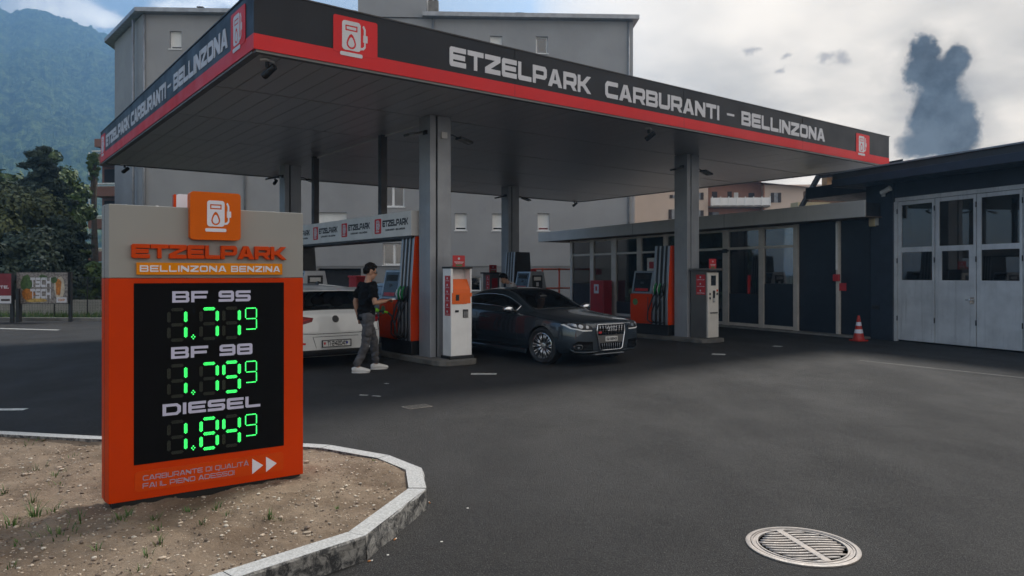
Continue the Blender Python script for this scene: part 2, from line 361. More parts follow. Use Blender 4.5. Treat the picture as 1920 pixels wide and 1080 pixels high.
# ================================================================== GROUND
def asphalt_mat():
    m = bpy.data.materials.new('asphalt'); m.use_nodes = True; t = NT(m.node_tree); b = t.n['Principled BSDF']
    co = t.node('ShaderNodeTexCoord').outputs['Object']
    big = t.noise(co, .22, 5, .55, .6); mid = t.noise(co, 1.1, 6, .6, .3); grain = t.noise(co, 90., 3, .8); grit = t.noise(co, 42., 4, .8)
    mp = t.node('ShaderNodeMapping'); t.put(mp.inputs[0], co); mp.inputs['Rotation'].default_value = (0, 0, A); mp.inputs['Scale'].default_value = (.45, .2, 1)
    lane = t.noise(mp.outputs[0], 2.2, 5, .6)                              # tyre-polished lanes
    c = t.mix(t.smooth(big, .3, .7), (.0075, .0072, .0072), (.02, .0192, .0188))
    c = t.mix(t.smooth(mid, .45, .75, 0, .6), c, (.034, .032, .0295))
    c = t.mix(t.smooth(lane, .52, .75, 0, .3), c, (.012, .0117, .0117))
    c = t.mix(t.smooth(t.noise(co, .55, 7, .7, 1.5), .62, .74, 0, .3), c, (.055, .049, .043))   # dried dust
    c = t.mix(t.smooth(t.noise(co, 16., 6, .75), .4, .7, 0, .5), c, (.037, .035, .033))
    c = t.mix(t.smooth(grain, .52, .68, 0, .9), c, (.11, .105, .1))
    c = t.mix(t.smooth(grit, .54, .68, 0, .8), c, (.008, .008, .008))
    v = t.node('ShaderNodeTexVoronoi'); t.put(v.inputs['Vector'], co); v.inputs['Scale'].default_value = 9.; v.feature = 'F1'
    c = t.mix(t.smooth(v.outputs['Distance'], .045, .03, 0, .55), c, (.22, .2, .17))                # scattered chips
    t.put(b.inputs['Base Color'], c)
    t.put(b.inputs['Roughness'], t.smooth(lane, .3, .7, .86, .7)); b.inputs['Specular IOR Level'].default_value = .32
    bp = t.node('ShaderNodeBump'); bp.inputs['Strength'].default_value = 1.; bp.inputs['Distance'].default_value = .016
    t.put(bp.inputs['Height'], t.math('ADD', t.noise(co, 95., 4, .7), t.math('MULTIPLY', t.noise(co, 22., 5, .7), .5))); t.l.new(bp.outputs[0], b.inputs['Normal'])
    return m
M_ASPH = asphalt_mat()
M_LAWN = pm('lawn', (.035, .065, .015), .9, var=.4, scale=.8, bump=.6, bscale=40)
M_PAINT = pm('worn_road_paint', (.5, .5, .47), .7, var=.3, scale=14)

mb = MB().add([(-1850, -60, -.06), (38, -60, -.06), (38, 1560, -.06), (-1850, 1560, -.06)], [(0, 1, 2, 3)])
tag(mb.build('ground', pm('far_ground', (.07, .08, .05), .95, var=.3, scale=.02)), kind='structure')
mb = MB(); mb.add([(-70, -25, 0), (36, -25, 0), (36, 60, 0), (-13, 60, 0), (-13, 34, 0), (-14.2, 25.9, 0), (-24, 26.6, 0), (-70, 29, 0)], [(0, 1, 2, 3, 4, 5, 6, 7)])
tag(mb.build('road', M_ASPH), kind='structure')
mb = MB(); mb.add([(-80, 28.6, .02), (-24, 26.5, .02), (-14.2, 25.8, .02), (-14, 60, .02), (-80, 60, .02)], [(0, 1, 2, 3, 4)])
tag(mb.build('lawn', M_LAWN), kind='structure')
# pavement edge at the far side of the road on the left
mb = MB()
for a, b in (((-60, 27.95), (-24, 26.35)), ((-24, 26.35), (-14.1, 25.62))):
    a, b = Vector((*a, 0)), Vector((*b, 0)); t = (b - a).normalized(); n = Vector((-t.y, t.x, 0)) * .22
    mb.add([a, b, b + n, a + n, a + Vector((0, 0, .11)), b + Vector((0, 0, .11)), b + n + Vector((0, 0, .11)), a + n + Vector((0, 0, .11))],
           [(0, 1, 5, 4), (1, 2, 6, 5), (2, 3, 7, 6), (3, 0, 4, 7), (4, 5, 6, 7)])
tag(mb.build('roadside_kerb', M_CONC), kind='structure')

M_PAINTF = pm('faded_road_paint', (.17, .165, .155), .8, var=.4, scale=10)
def strip(name, a, b, w, z=.004, m=None):
    a, b = Vector(a), Vector(b); t = (b - a).normalized(); n = Vector((-t.y, t.x, 0)) * w / 2; K = max(2, int((b - a).length / .15)); vs = []; fs = []
    for i in range(K + 1):
        p = a + (b - a) * i / K; j = random.uniform(-.012, .012)
        vs += [(*(p - n * (1 + j)).xy, z), (*(p + n * (1 - j)).xy, z)]
        if i: fs.append((2 * i - 2, 2 * i - 1, 2 * i + 1, 2 * i))
    o = MB().add(vs, fs).build(name, m or M_PAINT); return tag(o, kind='structure')
strip('road_marking', G(-260, 770), G(48, 768), .13)
strip('road_marking', G(-300, 608), G(110, 619), .16)
strip('road_marking', G(1612, 676), G(2100, 728), .045, m=M_PAINTF)
strip('road_marking', G(883, 701.5), G(931, 701.5), .17)
strip('road_marking', G(1335, 664), G(1360, 665), .2)
strip('road_marking', G(1450, 649), G(1466, 650), .2)
strip('road_marking', G(674, 741), G(690, 741.5), .05); strip('road_marking', G(698, 742.5), G(714, 743.5), .05)
strip('road_marking', G(722, 719), G(728, 720), .06)

# ------------------------------------------------------------------ soil bed with granite kerb
KERB = [G(x, y, .14) for x, y in ((0, 808), (190, 818), (400, 826), (573.5, 831), (619, 833.7), (730, 853), (790, 876.5), (799, 915), (684, 1003.5), (440, 1083))]
KERB = [Vector((-9.2, 7.75, .14)), KERB[0]] + KERB[1:]
dv = (KERB[-1] - KERB[-2]).normalized(); KERB.append(KERB[-1] + dv * 1.6); KERB.append(KERB[-1] + Vector((-1.5, -.6, 0)))
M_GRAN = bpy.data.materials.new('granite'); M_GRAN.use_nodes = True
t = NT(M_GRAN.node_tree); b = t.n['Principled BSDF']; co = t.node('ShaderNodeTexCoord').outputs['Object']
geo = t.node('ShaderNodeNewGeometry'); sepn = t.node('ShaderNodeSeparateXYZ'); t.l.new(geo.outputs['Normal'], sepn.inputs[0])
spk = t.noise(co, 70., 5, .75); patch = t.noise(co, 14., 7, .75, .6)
sawn_lit = t.mix(t.smooth(spk, .35, .65), (.32, .32, .31), (.52, .52, .51))
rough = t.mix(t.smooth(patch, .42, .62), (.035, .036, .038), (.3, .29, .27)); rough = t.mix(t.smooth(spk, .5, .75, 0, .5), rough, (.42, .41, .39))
t.put(b.inputs['Base Color'], t.mix(t.smooth(sepn.outputs[2], .6, .85), rough, sawn_lit)); b.inputs['Roughness'].default_value = .85  # pale sawn top, dark rough sides: light from above put into the colour
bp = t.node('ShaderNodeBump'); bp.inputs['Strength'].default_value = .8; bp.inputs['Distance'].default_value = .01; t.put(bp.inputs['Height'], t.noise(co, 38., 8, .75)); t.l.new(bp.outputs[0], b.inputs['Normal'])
def offset(poly, w):
    out = []
    for i, p in enumerate(poly):
        a = poly[max(i - 1, 0)]; c = poly[min(i + 1, len(poly) - 1)]
        t1 = (p - a).normalized() if i else (c - p).normalized(); t2 = (c - p).normalized() if i < len(poly) - 1 else t1
        n1 = Vector((t1.y, -t1.x, 0)); n2 = Vector((t2.y, -t2.x, 0)); n = (n1 + n2).normalized(); out.append(p + n * w / max(.5, n.dot(n1)))
    return out
INNER = offset(KERB, .12)
kerb = empty('kerb', KERB[4].xy.to_3d(), kind='structure')
ks = []
for i in range(len(KERB) - 1):                                            # split long runs into stones of about a metre
    n = max(1, round((KERB[i + 1] - KERB[i]).length / 1.15))
    for k in range(n): ks.append((KERB[i].lerp(KERB[i + 1], k / n), KERB[i].lerp(KERB[i + 1], (k + 1) / n), INNER[i].lerp(INNER[i + 1], k / n), INNER[i].lerp(INNER[i + 1], (k + 1) / n)))
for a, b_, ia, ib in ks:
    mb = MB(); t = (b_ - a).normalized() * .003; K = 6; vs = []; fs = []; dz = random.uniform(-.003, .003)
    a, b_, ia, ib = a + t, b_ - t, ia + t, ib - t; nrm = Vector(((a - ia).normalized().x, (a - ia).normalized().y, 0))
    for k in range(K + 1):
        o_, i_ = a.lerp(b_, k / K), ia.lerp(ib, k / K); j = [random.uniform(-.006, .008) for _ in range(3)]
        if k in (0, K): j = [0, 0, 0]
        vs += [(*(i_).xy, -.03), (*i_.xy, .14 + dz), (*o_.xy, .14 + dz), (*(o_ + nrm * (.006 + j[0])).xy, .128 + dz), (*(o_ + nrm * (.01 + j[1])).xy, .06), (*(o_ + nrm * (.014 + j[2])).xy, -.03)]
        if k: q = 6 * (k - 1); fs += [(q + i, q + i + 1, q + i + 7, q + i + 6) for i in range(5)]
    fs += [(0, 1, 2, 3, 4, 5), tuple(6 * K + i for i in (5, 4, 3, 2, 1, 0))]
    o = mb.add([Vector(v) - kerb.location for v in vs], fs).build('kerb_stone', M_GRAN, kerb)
# soil surface
def soil_h(x, y):
    p = Vector((x, y, 0)); return .118 + .028 * noise.fractal(p * 1.1, 1., 2., 3) + .02 * noise.fractal(p * 4.5, 1., 2., 4) + .011 * noise.fractal(p * 19, 1., 2., 4)
bound = [Vector((p.x, p.y)) for p in offset(KERB, .11)]
bound = [b for b in bound] + [Vector((-9.2, -.4))]
pts = list(bound); nb = len(bound); xs = -9.0
def inside(x, y):
    c = False
    for i in range(nb):
        a, b = bound[i], bound[i - 1]
        if (a.y > y) != (b.y > y) and x < (b.x - a.x) * (y - a.y) / (b.y - a.y) + a.x: c = not c
    return c
def nearb(x, y):
    q = Vector((x, y)); best = 9
    for i in range(nb - 1):
        a, b = bound[i], bound[i + 1]; ab = b - a; k = max(0, min(1, (q - a).dot(ab) / max(ab.length_squared, 1e-9))); best = min(best, (q - a - ab * k).length)
    return best
y = 0.
while y < 7.4:
    st = .027 if y > 3.2 else .15
    x = -5.4 if y > 3.2 else -9
    while x < -.5:
        px, py = x + random.uniform(-.3, .3) * st, y + random.uniform(-.3, .3) * st
        if inside(px, py) and (nearb(px, py) > .03): pts.append(Vector((px, py)))
        x += st
    y += st
for k in range(300):
    px, py = random.uniform(-9, -5.4), random.uniform(3, 7)
    if inside(px, py): pts.append(Vector((px, py)))
vo, eo, fo, *_ = delaunay_2d_cdt(pts, [(i, (i + 1) % nb) for i in range(nb)], [], 1, 1e-4)
vs = [(v.x, v.y, soil_h(v.x, v.y) if nearb(v.x, v.y) > .02 else .122) for v in vo]
M_SOIL = bpy.data.materials.new('dry_soil'); M_SOIL.use_nodes = True
t = NT(M_SOIL.node_tree); b = t.n['Principled BSDF']; co = t.node('ShaderNodeTexCoord').outputs['Object']
c = t.mix(t.smooth(t.noise(co, 2.2, 6, .65), .3, .7), (.165, .12, .085), (.31, .24, .175))
c = t.mix(t.smooth(t.noise(co, 60., 6, .8), .55, .75, 0, .8), c, (.48, .41, .32)); c = t.mix(t.smooth(t.noise(co, 26., 7, .75), .56, .72, 0, .8), c, (.085, .062, .045))
t.put(b.inputs['Base Color'], c); b.inputs['Roughness'].default_value = 1; b.inputs['Specular IOR Level'].default_value = .1
bp = t.node('ShaderNodeBump'); bp.inputs['Strength'].default_value = 1.; bp.inputs['Distance'].default_value = .02
t.put(bp.inputs['Height'], t.noise(co, 34., 10, .78)); t.l.new(bp.outputs[0], b.inputs['Normal'])
tag(MB().add(vs, [tuple(f) for f in fo]).build('soil_bed', M_SOIL, smooth=True, recalc=False), kind='structure')
for p in bpy.data.objects['soil_bed'].data.polygons:
    if p.normal.z < 0: p.flip()
# pebbles and crumbs: too many to count
M_PEB = [pm('pebble_a', (.42, .34, .26), .9, var=.4, scale=9), pm('pebble_b', (.46, .41, .34), .9, var=.4, scale=9), pm('pebble_c', (.16, .12, .09), .95, var=.4, scale=9)]
ico = bmesh.new(); bmesh.ops.create_icosphere(ico, subdivisions=1, radius=1); IV = [v.co.copy() for v in ico.verts]; IF = [[v.index for v in f.verts] for f in ico.faces]; ico.free()
mb = MB(); cnt = 0
while cnt < 6500:
    x, y = random.uniform(-5, -.6), 3.3 + 4 * random.random() ** 1.5
    if not inside(x, y) or nearb(x, y) < .03: continue
    r = min(.021, .0035 + random.expovariate(1 / .0026)); q = Matrix.Rotation(random.uniform(0, 6), 3, 'Z') @ Matrix.Diagonal((r * random.uniform(.8, 1.5), r, r * random.uniform(.45, .8)))
    h = soil_h(x, y); mb.add([q @ v * random.uniform(.85, 1.1) + Vector((x, y, h + r * .25)) for v in IV], IF, random.choice((0, 0, 0, 1, 2, 2))); cnt += 1
tag(mb.build('gravel', M_PEB, recalc=False), 'loose pebbles and crumbs strewn over the dry soil bed', 'gravel', kind='stuff')
# tufts of young grass
M_GRASS = [pm('grass_blade', (.05, .12, .02), .7, var=.4, scale=6), pm('grass_blade_dry', (.12, .15, .045), .75, var=.3, scale=6)]
mb = MB()
def tuft(x, y, n, h, spread):
    for _ in range(n):
        a = random.uniform(0, 6.28); r = spread * random.random(); bx, by = x + r * math.cos(a), y + r * math.sin(a)
        L = h * random.uniform(.5, 1.1); le = random.uniform(.15, .9) * L; w = random.uniform(.0025, .005); z0 = soil_h(bx, by) - .005
        dx, dy = math.cos(a), math.sin(a); vs = []
        for k in range(4):
            f = k / 3; wx = w * (1 - f * .9); p = (bx + dx * le * f * f, by + dy * le * f * f, z0 + L * f * (1 - .25 * f))
            vs += [(p[0] - dy * wx, p[1] + dx * wx, p[2]), (p[0] + dy * wx, p[1] - dx * wx, p[2])]
        mb.add(vs, [(2 * k, 2 * k + 1, 2 * k + 3, 2 * k + 2) for k in range(3)], random.choice((0, 0, 1)))
for px, py, n, h, s in ((25, 985, 26, .1, .1), (65, 965, 22, .13, .05), (100, 955, 12, .08, .06), (110, 1005, 40, .07, .16), (60, 940, 8, .12, .03), (150, 975, 14, .08, .09), (225, 978, 26, .08, .06), (240, 970, 12, .09, .03),
                        (290, 968, 16, .06, .05), (300, 990, 14, .07, .06), (355, 955, 22, .06, .06), (378, 988, 10, .07, .03), (405, 952, 14, .06, .06), (425, 963, 8, .05, .03), (505, 975, 20, .07, .04), (525, 978, 8, .05, .04),
                        (180, 1030, 10, .06, .03), (300, 1022, 16, .07, .04), (275, 1048, 12, .06, .04), (55, 828, 14, .06, .12), (70, 880, 14, .05, .1), (105, 895, 16, .06, .1), (115, 910, 10, .05, .08), (130, 860, 8, .05, .08),
                        (632, 956, 8, .05, .02), (725, 905, 6, .04, .02), (20, 1060, 8, .06, .05), (260, 1072, 8, .06, .05), (700, 870, 5, .05, .02), (8, 920, 16, .06, .1), (40, 1020, 10, .05, .06)):
    g = G(px, py, .12); tuft(g.x, g.y, n, h, s)
tag(mb.build('grass_tufts', M_GRASS, recalc=False), 'sparse green grass tufts sprouting from the soil bed', 'grass', kind='stuff')
# litter
def butt(px, py, rz, L=.03, r=.0042, z=0.):
    g = G(px, py, z); mb = MB(); mb.tube([(-L / 2, 0, r), (L * .1, 0, r)], r, 8, 0); mb.tube([(L * .1 + .0005, 0, r), (L / 2, 0, r)], r * .99, 8, 1)
    return g, rz, mb
M_FILTER, M_PAPER = pm('cork_paper', (.5, .2, .06), .8), pm('white_paper', (.7, .68, .64), .8)
for i, (px, py, rz, lab) in enumerate(((694, 1053, .5, 'orange tipped cigarette butt nearest the camera below the kerb corner'), (741, 1012, 1.2, 'cigarette butt against the foot of the granite kerb'), (805, 943, 2., 'cigarette butt beside the farthest corner of the near kerb'))):
    g, rz, mb = butt(px, py, rz); tag(mb.build('cigarette_butt', [M_FILTER, M_PAPER], loc=g, rz=rz, smooth=True), lab, 'cigarette butt', 'cigarette butts by the kerb')
for i, (px, py, lab) in enumerate(((877, 954, 'small scrap of white paper on the asphalt right of the kerb'), (727, 1042, 'tiny white paper scrap in the gutter below the kerb'), (828, 1017, 'lone white speck of paper on the dark asphalt between kerb and drain'))):
    g = G(px, py, .0); mb = MB(); mb.prism([(random.uniform(.7, 1) * .009 * math.cos(k), random.uniform(.7, 1) * .009 * math.sin(k)) for k in range(6)], .004, .006, 'xy'); tag(mb.build('paper_scrap', M_PAPER, loc=g), lab, 'litter', 'paper scraps')

g = G(782, 763)
e = empty('gully_grate', (g.x, g.y, 0), A, 'small dusty rectangular gully grate in the asphalt between sign and pumps', 'drain cover')
M_GUL = pm('dusty_iron', (.2, .18, .155), .7, metal=.2, var=.4, scale=20)
MB().box(-.16, .16, -.11, .11, .002, .006).build('frame', M_GUL, e)
for k in range(-3, 4): MB().box(k * .042 - .01, k * .042 + .01, -.09, .09, .0065, .009).build('slot', M_SEAM, e)
# ------------------------------------------------------------------ drain cover
g = G(1504, 1025)
drain = empty('drain_cover', (g.x, g.y, 0), R(11), 'round cast iron drain cover with curved slots set in the asphalt', 'drain cover')
M_IRON = pm('worn_cast_iron', (.3, .28, .265), .5, metal=.25, var=.2, scale=8, bump=.25, bscale=120, hue=(.36, .315, .28))
M_HOLE = pm('drain_shaft', (.004, .004, .004), .9)
mb = MB(); mb.lathe([(.322, .001), (.322, .009), (.314, .012), (.296, .012), (.294, .006), (.292, .006), (.292, .001)], n=56); mb.build('rim', M_IRON, drain, smooth=True, sharp=30)
mb = MB(); mb.lathe([(.289, .001), (.289, .011), (.28, .012), (.278, .007), (.262, .007), (.26, .012), (.25, .012), (.248, .002)], n=56, cap=False); mb.build('inner_ring', M_IRON, drain, smooth=True, sharp=30)
MB().lathe([(.001, .0015), (.291, .0015)], n=40).build('shaft', M_HOLE, drain)
MB().box(-.022, .022, -.25, .25, .003, .0135).build('spine', M_IRON, drain, bevel=.002)
for sgn in (-1, 1):
    for k in range(-6, 7):
        y0 = k * .041 + .006; pts = []
        for i in range(9):
            x = .0145 + .245 * i / 8; yy = y0 - .055 * (x / .25) ** 2 * sgn * 1.0
            if x * x + yy * yy > .249 ** 2: break
            pts.append((sgn * x, yy, .0075))
        if len(pts) < 3: continue
        MB().tube(pts, [(.006, .0125)] * len(pts), 6, side=(0, 0, 1)).build('slat', M_IRON, drain, smooth=True)
mb = MB(); mb.box(-.05, .05, .2645, .2755, .007, .0105); mb.build('maker_plate', M_IRON, drain)

# ================================================================== PRICE SIGN
sg = G(204, 952, .115)
SA = R(35)
sign = empty('price_sign', (sg.x, sg.y, .09), SA, 'orange and grey fuel price pylon with green digits on the soil bed', 'price sign')
SW, SD = 1.278, .2
def sz(z): return z - .09
MB().box(.02, SW - .02, .02, SD - .02, -.03, sz(.145)).build('plinth', M_PLBLACK, sign)
mb = MB().prism([(0, 0), (SW, 0), (SW, SD * .82), (SW - .012, SD), (-.02, SD), (-.016, SD * .4)], sz(.135), sz(1.596), 'xy'); mb.build('orange_body', M_ORANGE, sign, bevel=.004)
mb = MB().prism([(0, 0), (SW, 0), (SW, SD * .82), (SW - .012, SD), (-.02, SD), (-.016, SD * .4)], sz(1.5985), sz(2.078), 'xy'); mb.build('grey_header', M_GREYH, sign, bevel=.004)
for zz in (.3, .75, 1.2, 1.55, 1.66, 1.98):
    MB().lathe([(.004, -.002), (.003, 0)], (-.0195, .13, sz(zz)), 'x', 8).build('rivet', M_STEEL, sign)
for zz in (.21, .72):
    MB().box(-.0168, -.01, .078, .082, sz(.14), sz(2.07)).build('side_seam', M_SEAM, sign) if zz < .5 else 0
MB().box(.145, 1.133, -.004, .02, sz(.367), sz(1.563)).build('display_panel', M_BLACKP, sign)
# fuel names
for nm, x0, x1, z0, h, tt in (('BF', .377, .604, 1.431, .077, .95), ('95', .676, .893, 1.431, .077, .95), ('BF', .37, .606, 1.052, .078, .95), ('98', .682, .906, 1.052, .078, .95), ('DIESEL', .317, .962, .672, .078, .95)):
    mb = MB(); text(mb, nm, x0, sz(z0), h, x1 - x0, tt, h0=-.0075, h1=-.003, space=3.2); mb.build('fuel_name', M_LILAC, sign)
# digits of light emitting diodes
def emit(name, col, st):
    m = bpy.data.materials.new(name); m.use_nodes = True; b = m.node_tree.nodes['Principled BSDF']; b.inputs['Base Color'].default_value = (*[c * .2 for c in col], 1)
    b.inputs['Emission Color'].default_value = (*col, 1); b.inputs['Emission Strength'].default_value = st; MATS[name] = m; return m
M_LED = emit('green_led', (.05, 1., .16), 1.2); M_LEDOFF = pm('dull_led', (.06, .065, .05), .5, spec=.2)
SEGS = {'0': 'abcdef', '1': 'bc', '4': 'bcfg', '7': 'abc', '8': 'abcdefg', '9': 'abcdfg'}
def led_digit(ch, x0, x1, z0, z1, rows, dots, r, off=True):
    mb = MB(); wd, hh = x1 - x0, z1 - z0; e = wd * .17
    seg = {'a': ((x0 + e, z1 - e * .35), (x1 - e, z1 - e * .35)), 'd': ((x0 + e, z0 + e * .35), (x1 - e, z0 + e * .35)), 'g': ((x0 + e, (z0 + z1) / 2), (x1 - e, (z0 + z1) / 2)),
           'f': ((x0 + e * .4, (z0 + z1) / 2 + e * .75), (x0 + e * .4, z1 - e)), 'b': ((x1 - e * .4, (z0 + z1) / 2 + e * .75), (x1 - e * .4, z1 - e)),
           'e': ((x0 + e * .4, z0 + e), (x0 + e * .4, (z0 + z1) / 2 - e * .75)), 'c': ((x1 - e * .4, z0 + e), (x1 - e * .4, (z0 + z1) / 2 - e * .75))}
    lit = SEGS.get(ch, '')
    for s, (p, q) in seg.items():
        on = s in lit
        if not on and not off: continue
        dx, dz = q[0] - p[0], q[1] - p[1]; L = math.hypot(dx, dz); nx, nz = -dz / L, dx / L
        for rw in range(rows):
            o = (rw - (rows - 1) / 2) * (e * .72 / max(1, rows - 1) if rows > 1 else 0); n = dots - (1 if rows == 3 and rw != 1 else 0) + (0)
            for k in range(n):
                f = (k + .5) / n if rows == 3 else (k / (n - 1)); f = .08 + .84 * f if (rows == 3 and rw != 1) else f
                cx, cz = p[0] + dx * f + nx * o, p[1] + dz * f + nz * o
                mb.prism(circ(cx, cz, r, n=6), -.0075, -.003, 'xz', 0 if on else 1)
    return mb
for row, (z0, digs) in enumerate(((1.17, '171'), (.79, '179'), (.41, '184'))):
    zb = sz(z0)
    for ch, x0, x1 in zip(digs, (.348, .552, .702), (.47, .675, .824)):
        led_digit(ch, x0, x1, zb, zb + .221, 3, 8, .0034).build('led_digit', [M_LED, M_LEDOFF], sign)
    led_digit('9', .853, .941, zb + .056, zb + .216, 1, 7, .0042, off=False).build('led_digit', [M_LED, M_LEDOFF], sign)
    mb = MB()
    for a, b in ((-.009, 0), (.009, 0), (0, .012), (0, -.012)): mb.prism(circ(.51 + a, zb + .024 + b, .0045, n=6), -.0075, -.003, 'xz')
    mb.build('led_decimal_point', M_LED, sign)
M_SLOG = pm('dim_print', (.34, .3, .4), .5, var=.03)
# footer strip
MB().prism(rrect(.15, 1.13, sz(.188), sz(.322), .022), -.004, .0, 'xz').build('footer_plate', M_ORANGE_L if False else pm('footer_orange', (.6, .06, .003), .45, var=.04, spec=.1), sign)
mb = MB(); text(mb, 'CARBURANTE DI QUALITÀ', .198, sz(.258), .033, .683, .62, h0=-.0055, h1=-.003); mb.build('slogan', M_SLOG, sign)
mb = MB(); text(mb, 'FAI IL PIENO ADESSO!', .197, sz(.207), .033, .585, .62, h0=-.0055, h1=-.003); mb.build('slogan', M_SLOG, sign)
for x in (.905, 1.003): MB().prism([(x, sz(.193)), (x + .077, sz(.245)), (x, sz(.303))], -.0065, -.003, 'xz').build('arrow', M_WHITEP, sign)
# header: raised letters, amber strip, icon box
mb = MB()
g1 = glyphs(1.02)
text(mb, 'ETZELPARK', .127, sz(1.728), .094, 1.016, 1.17, gap=.2, h0=-.035, h1=.001); mb.build('raised_letters', M_ORANGE_L, sign, bevel=.0035)
MB().prism(rrect(.158, 1.114, sz(1.62), sz(1.7), .004), -.028, .001, 'xz').build('amber_strip', M_YELLOW, sign, bevel=.003)
for nm, x0, x1 in (('BELLINZONA', .176, .722), ('BENZINA', .753, 1.097)): mb = MB(); text(mb, nm, x0, sz(1.639), .043, x1 - x0, .85, gap=.8, h0=-.0305, h1=-.0275); mb.build('strip_text', M_WHITEP, sign)
ib = MB().prism(rrect(.479, .811, sz(1.859), sz(2.187), .025, 6), -.06, .03, 'xz').build('icon_box', M_ORANGE_S, sign, bevel=.006)
mb = MB(); pump_icon(mb, .575, sz(1.915), .215, -.0635, -.0585, kx=.92); mb.build('pump_symbol', M_WHITEP, ib)
mb = MB().prism(rrect(.44, .78, sz(2.06), sz(2.187), .02, 4), SD - .002, SD + .05, 'xz'); mb.build('rear_icon_box', [M_WHITEP], sign, bevel=.004)
MB().prism(rrect(.425, .44, sz(2.06), sz(2.184), .004, 2), SD, SD + .05, 'xz').build('rear_icon_edge', M_ORANGE_L, sign)
for x, w in ((.1, .006), (.28, .02), (1.06, .005)):
    MB().box(x, x + w, .02, .028, sz(2.0775), sz(2.082)).build('screw_head', M_CHROME, sign)

# ================================================================== CANOPY
LU, LV, ZS, FH = 17.13, 12.4, 4.55, .81
can = empty('canopy', W(0, 0, 0), A, 'large flat petrol station canopy with anthracite and red fascia on grey columns', 'canopy')
MB().box(.12, LU - .12, .12, LV - .12, ZS + .06, ZS + FH - .1).build('roof_deck', M_STEEL, can)
# soffit boards, one by one, laid across in five bays
BAYS = (.11, 2.24, 4.68, 7.15, 9.72, LV - .11); nbd = 54; bw = (LU - .22) / nbd; bmesh_cache = {}
for j in range(5):
    y0, y1 = BAYS[j] + .025, BAYS[j + 1] - .025
    me = MB().box(0, bw - .012, 0, y1 - y0, 0, .03).mesh('soffit_board', M_SOFFIT)
    for i in range(nbd):
        o = link('soffit_board', me, can, (.11 + i * bw + .003, y0, ZS + .012 + random.uniform(0, .0025)))
MB().box(.1, LU - .1, .1, LV - .1, ZS + .045, ZS + .058).build('soffit_backing', M_SEAM, can)
# fascias: front (v=0), left (u=0), right, back
for nm, b in (('fascia', (0, LU, 0, .1)), ('fascia', (0, .1, .1025, LV - .1025)), ('fascia', (LU - .1, LU, .1025, LV - .1025)), ('fascia', (0, LU, LV - .1, LV))):
    MB().box(*b, ZS + .235, ZS + FH).build(nm, M_NAVY, can)
for b in ((-.004, LU + .004, -.004, .1), (-.004, .1, .1025, LV - .1025), (LU - .1, LU + .004, .1025, LV - .1025), (-.004, LU + .004, LV - .1, LV + .004)):
    MB().box(*b, ZS + .03, ZS + .233).build('red_band', M_RED, can)
for b in ((.03, LU - .03, .012, .11), (.012, .11, .1125, LV - .1125), (LU - .11, LU - .012, .1125, LV - .1125), (.03, LU - .03, LV - .11, LV - .012)):
    MB().box(*b, ZS - .004, ZS + .0295).build('edge_trim', pm('trim_grey', (.16, .155, .15), .5), can)
MB().box(-.012, LU + .012, -.012, .13, ZS + FH + .0005, ZS + FH + .02).build('edge_cap', M_STEEL, can); MB().box(-.012, .13, .1305, LV, ZS + FH + .0005, ZS + FH + .02).build('edge_cap', M_STEEL, can)
for u in (4.3, 8.6, 12.9): MB().box(u, u + .004, -.0055, .0, ZS + .035, ZS + FH - .002).build('fascia_joint', M_SEAM, can)
# front lettering and icons
for s, x0, x1 in (('ETZELPARK', 3.02, 6.03), ('CARBURANTI', 6.39, 9.735), ('BELLINZONA', 10.51, 13.88)):
    mb = MB(); text(mb, s, x0, ZS + .325, .305, x1 - x0, 1.05, gap=.5, h0=-.007, h1=-.001); mb.build('lettering', M_FWHITE, can)
MB().prism(rect(10.0, 10.25, ZS + .47, ZS + .515), -.007, -.001, 'xz').build('lettering', M_FWHITE, can)
def tile(x, mir=False, parent=None, w=.68, z0=.2, h=.52):
    t_ = MB().prism(rrect(x, x + w, ZS + z0, ZS + z0 + h, .03), -.009, -.0035, 'xz').build('icon_tile', M_RED, parent)
    mb = MB(); pump_icon(mb, x + .1, ZS + .165, .5, -.013, -.0085, kx=.98); mb.build('pump_symbol', M_FWHITE, t_); return t_
tile(1.1, parent=can); tile(15.37, parent=can)
# left side: same band written on the short side (own sub-frame turned by a quarter)
lf = bpy.data.objects.new('side_fascia_face', None)
def side(mb):                                   # local x runs from the far end to the near corner on the u=0 face
    M = Matrix(((0, 1, 0, 0), (-1, 0, 0, LV), (0, 0, 1, 0), (0, 0, 0, 1))); return mb.xf(M)
for s, x0, x1 in (('ETZELPARK', .86, 3.97), ('CARBURANTI', 4.15, 7.44), ('BELLINZONA', 8.05, 11.26)):
    mb = MB(); text(mb, s, x0, ZS + .325, .3, x1 - x0, 1.05, gap=.5, h0=-.007, h1=-.001); side(mb).build('lettering', M_FWHITE, can)
side(MB().prism(rect(7.6, 7.85, ZS + .47, ZS + .515), -.007, -.001, 'xz')).build('lettering', M_FWHITE, can)
for x in (.1, 11.43):
    t_ = side(MB().prism(rrect(x, x + .64, ZS + .2, ZS + .72, .03), -.009, -.0035, 'xz')).build('icon_tile', M_RED, can)
    mb = MB(); pump_icon(mb, x + .1, ZS + .165, .5, -.013, -.0085, kx=.95); side(mb).build('pump_symbol', M_FWHITE, t_)
bpy.data.objects.remove(lf)
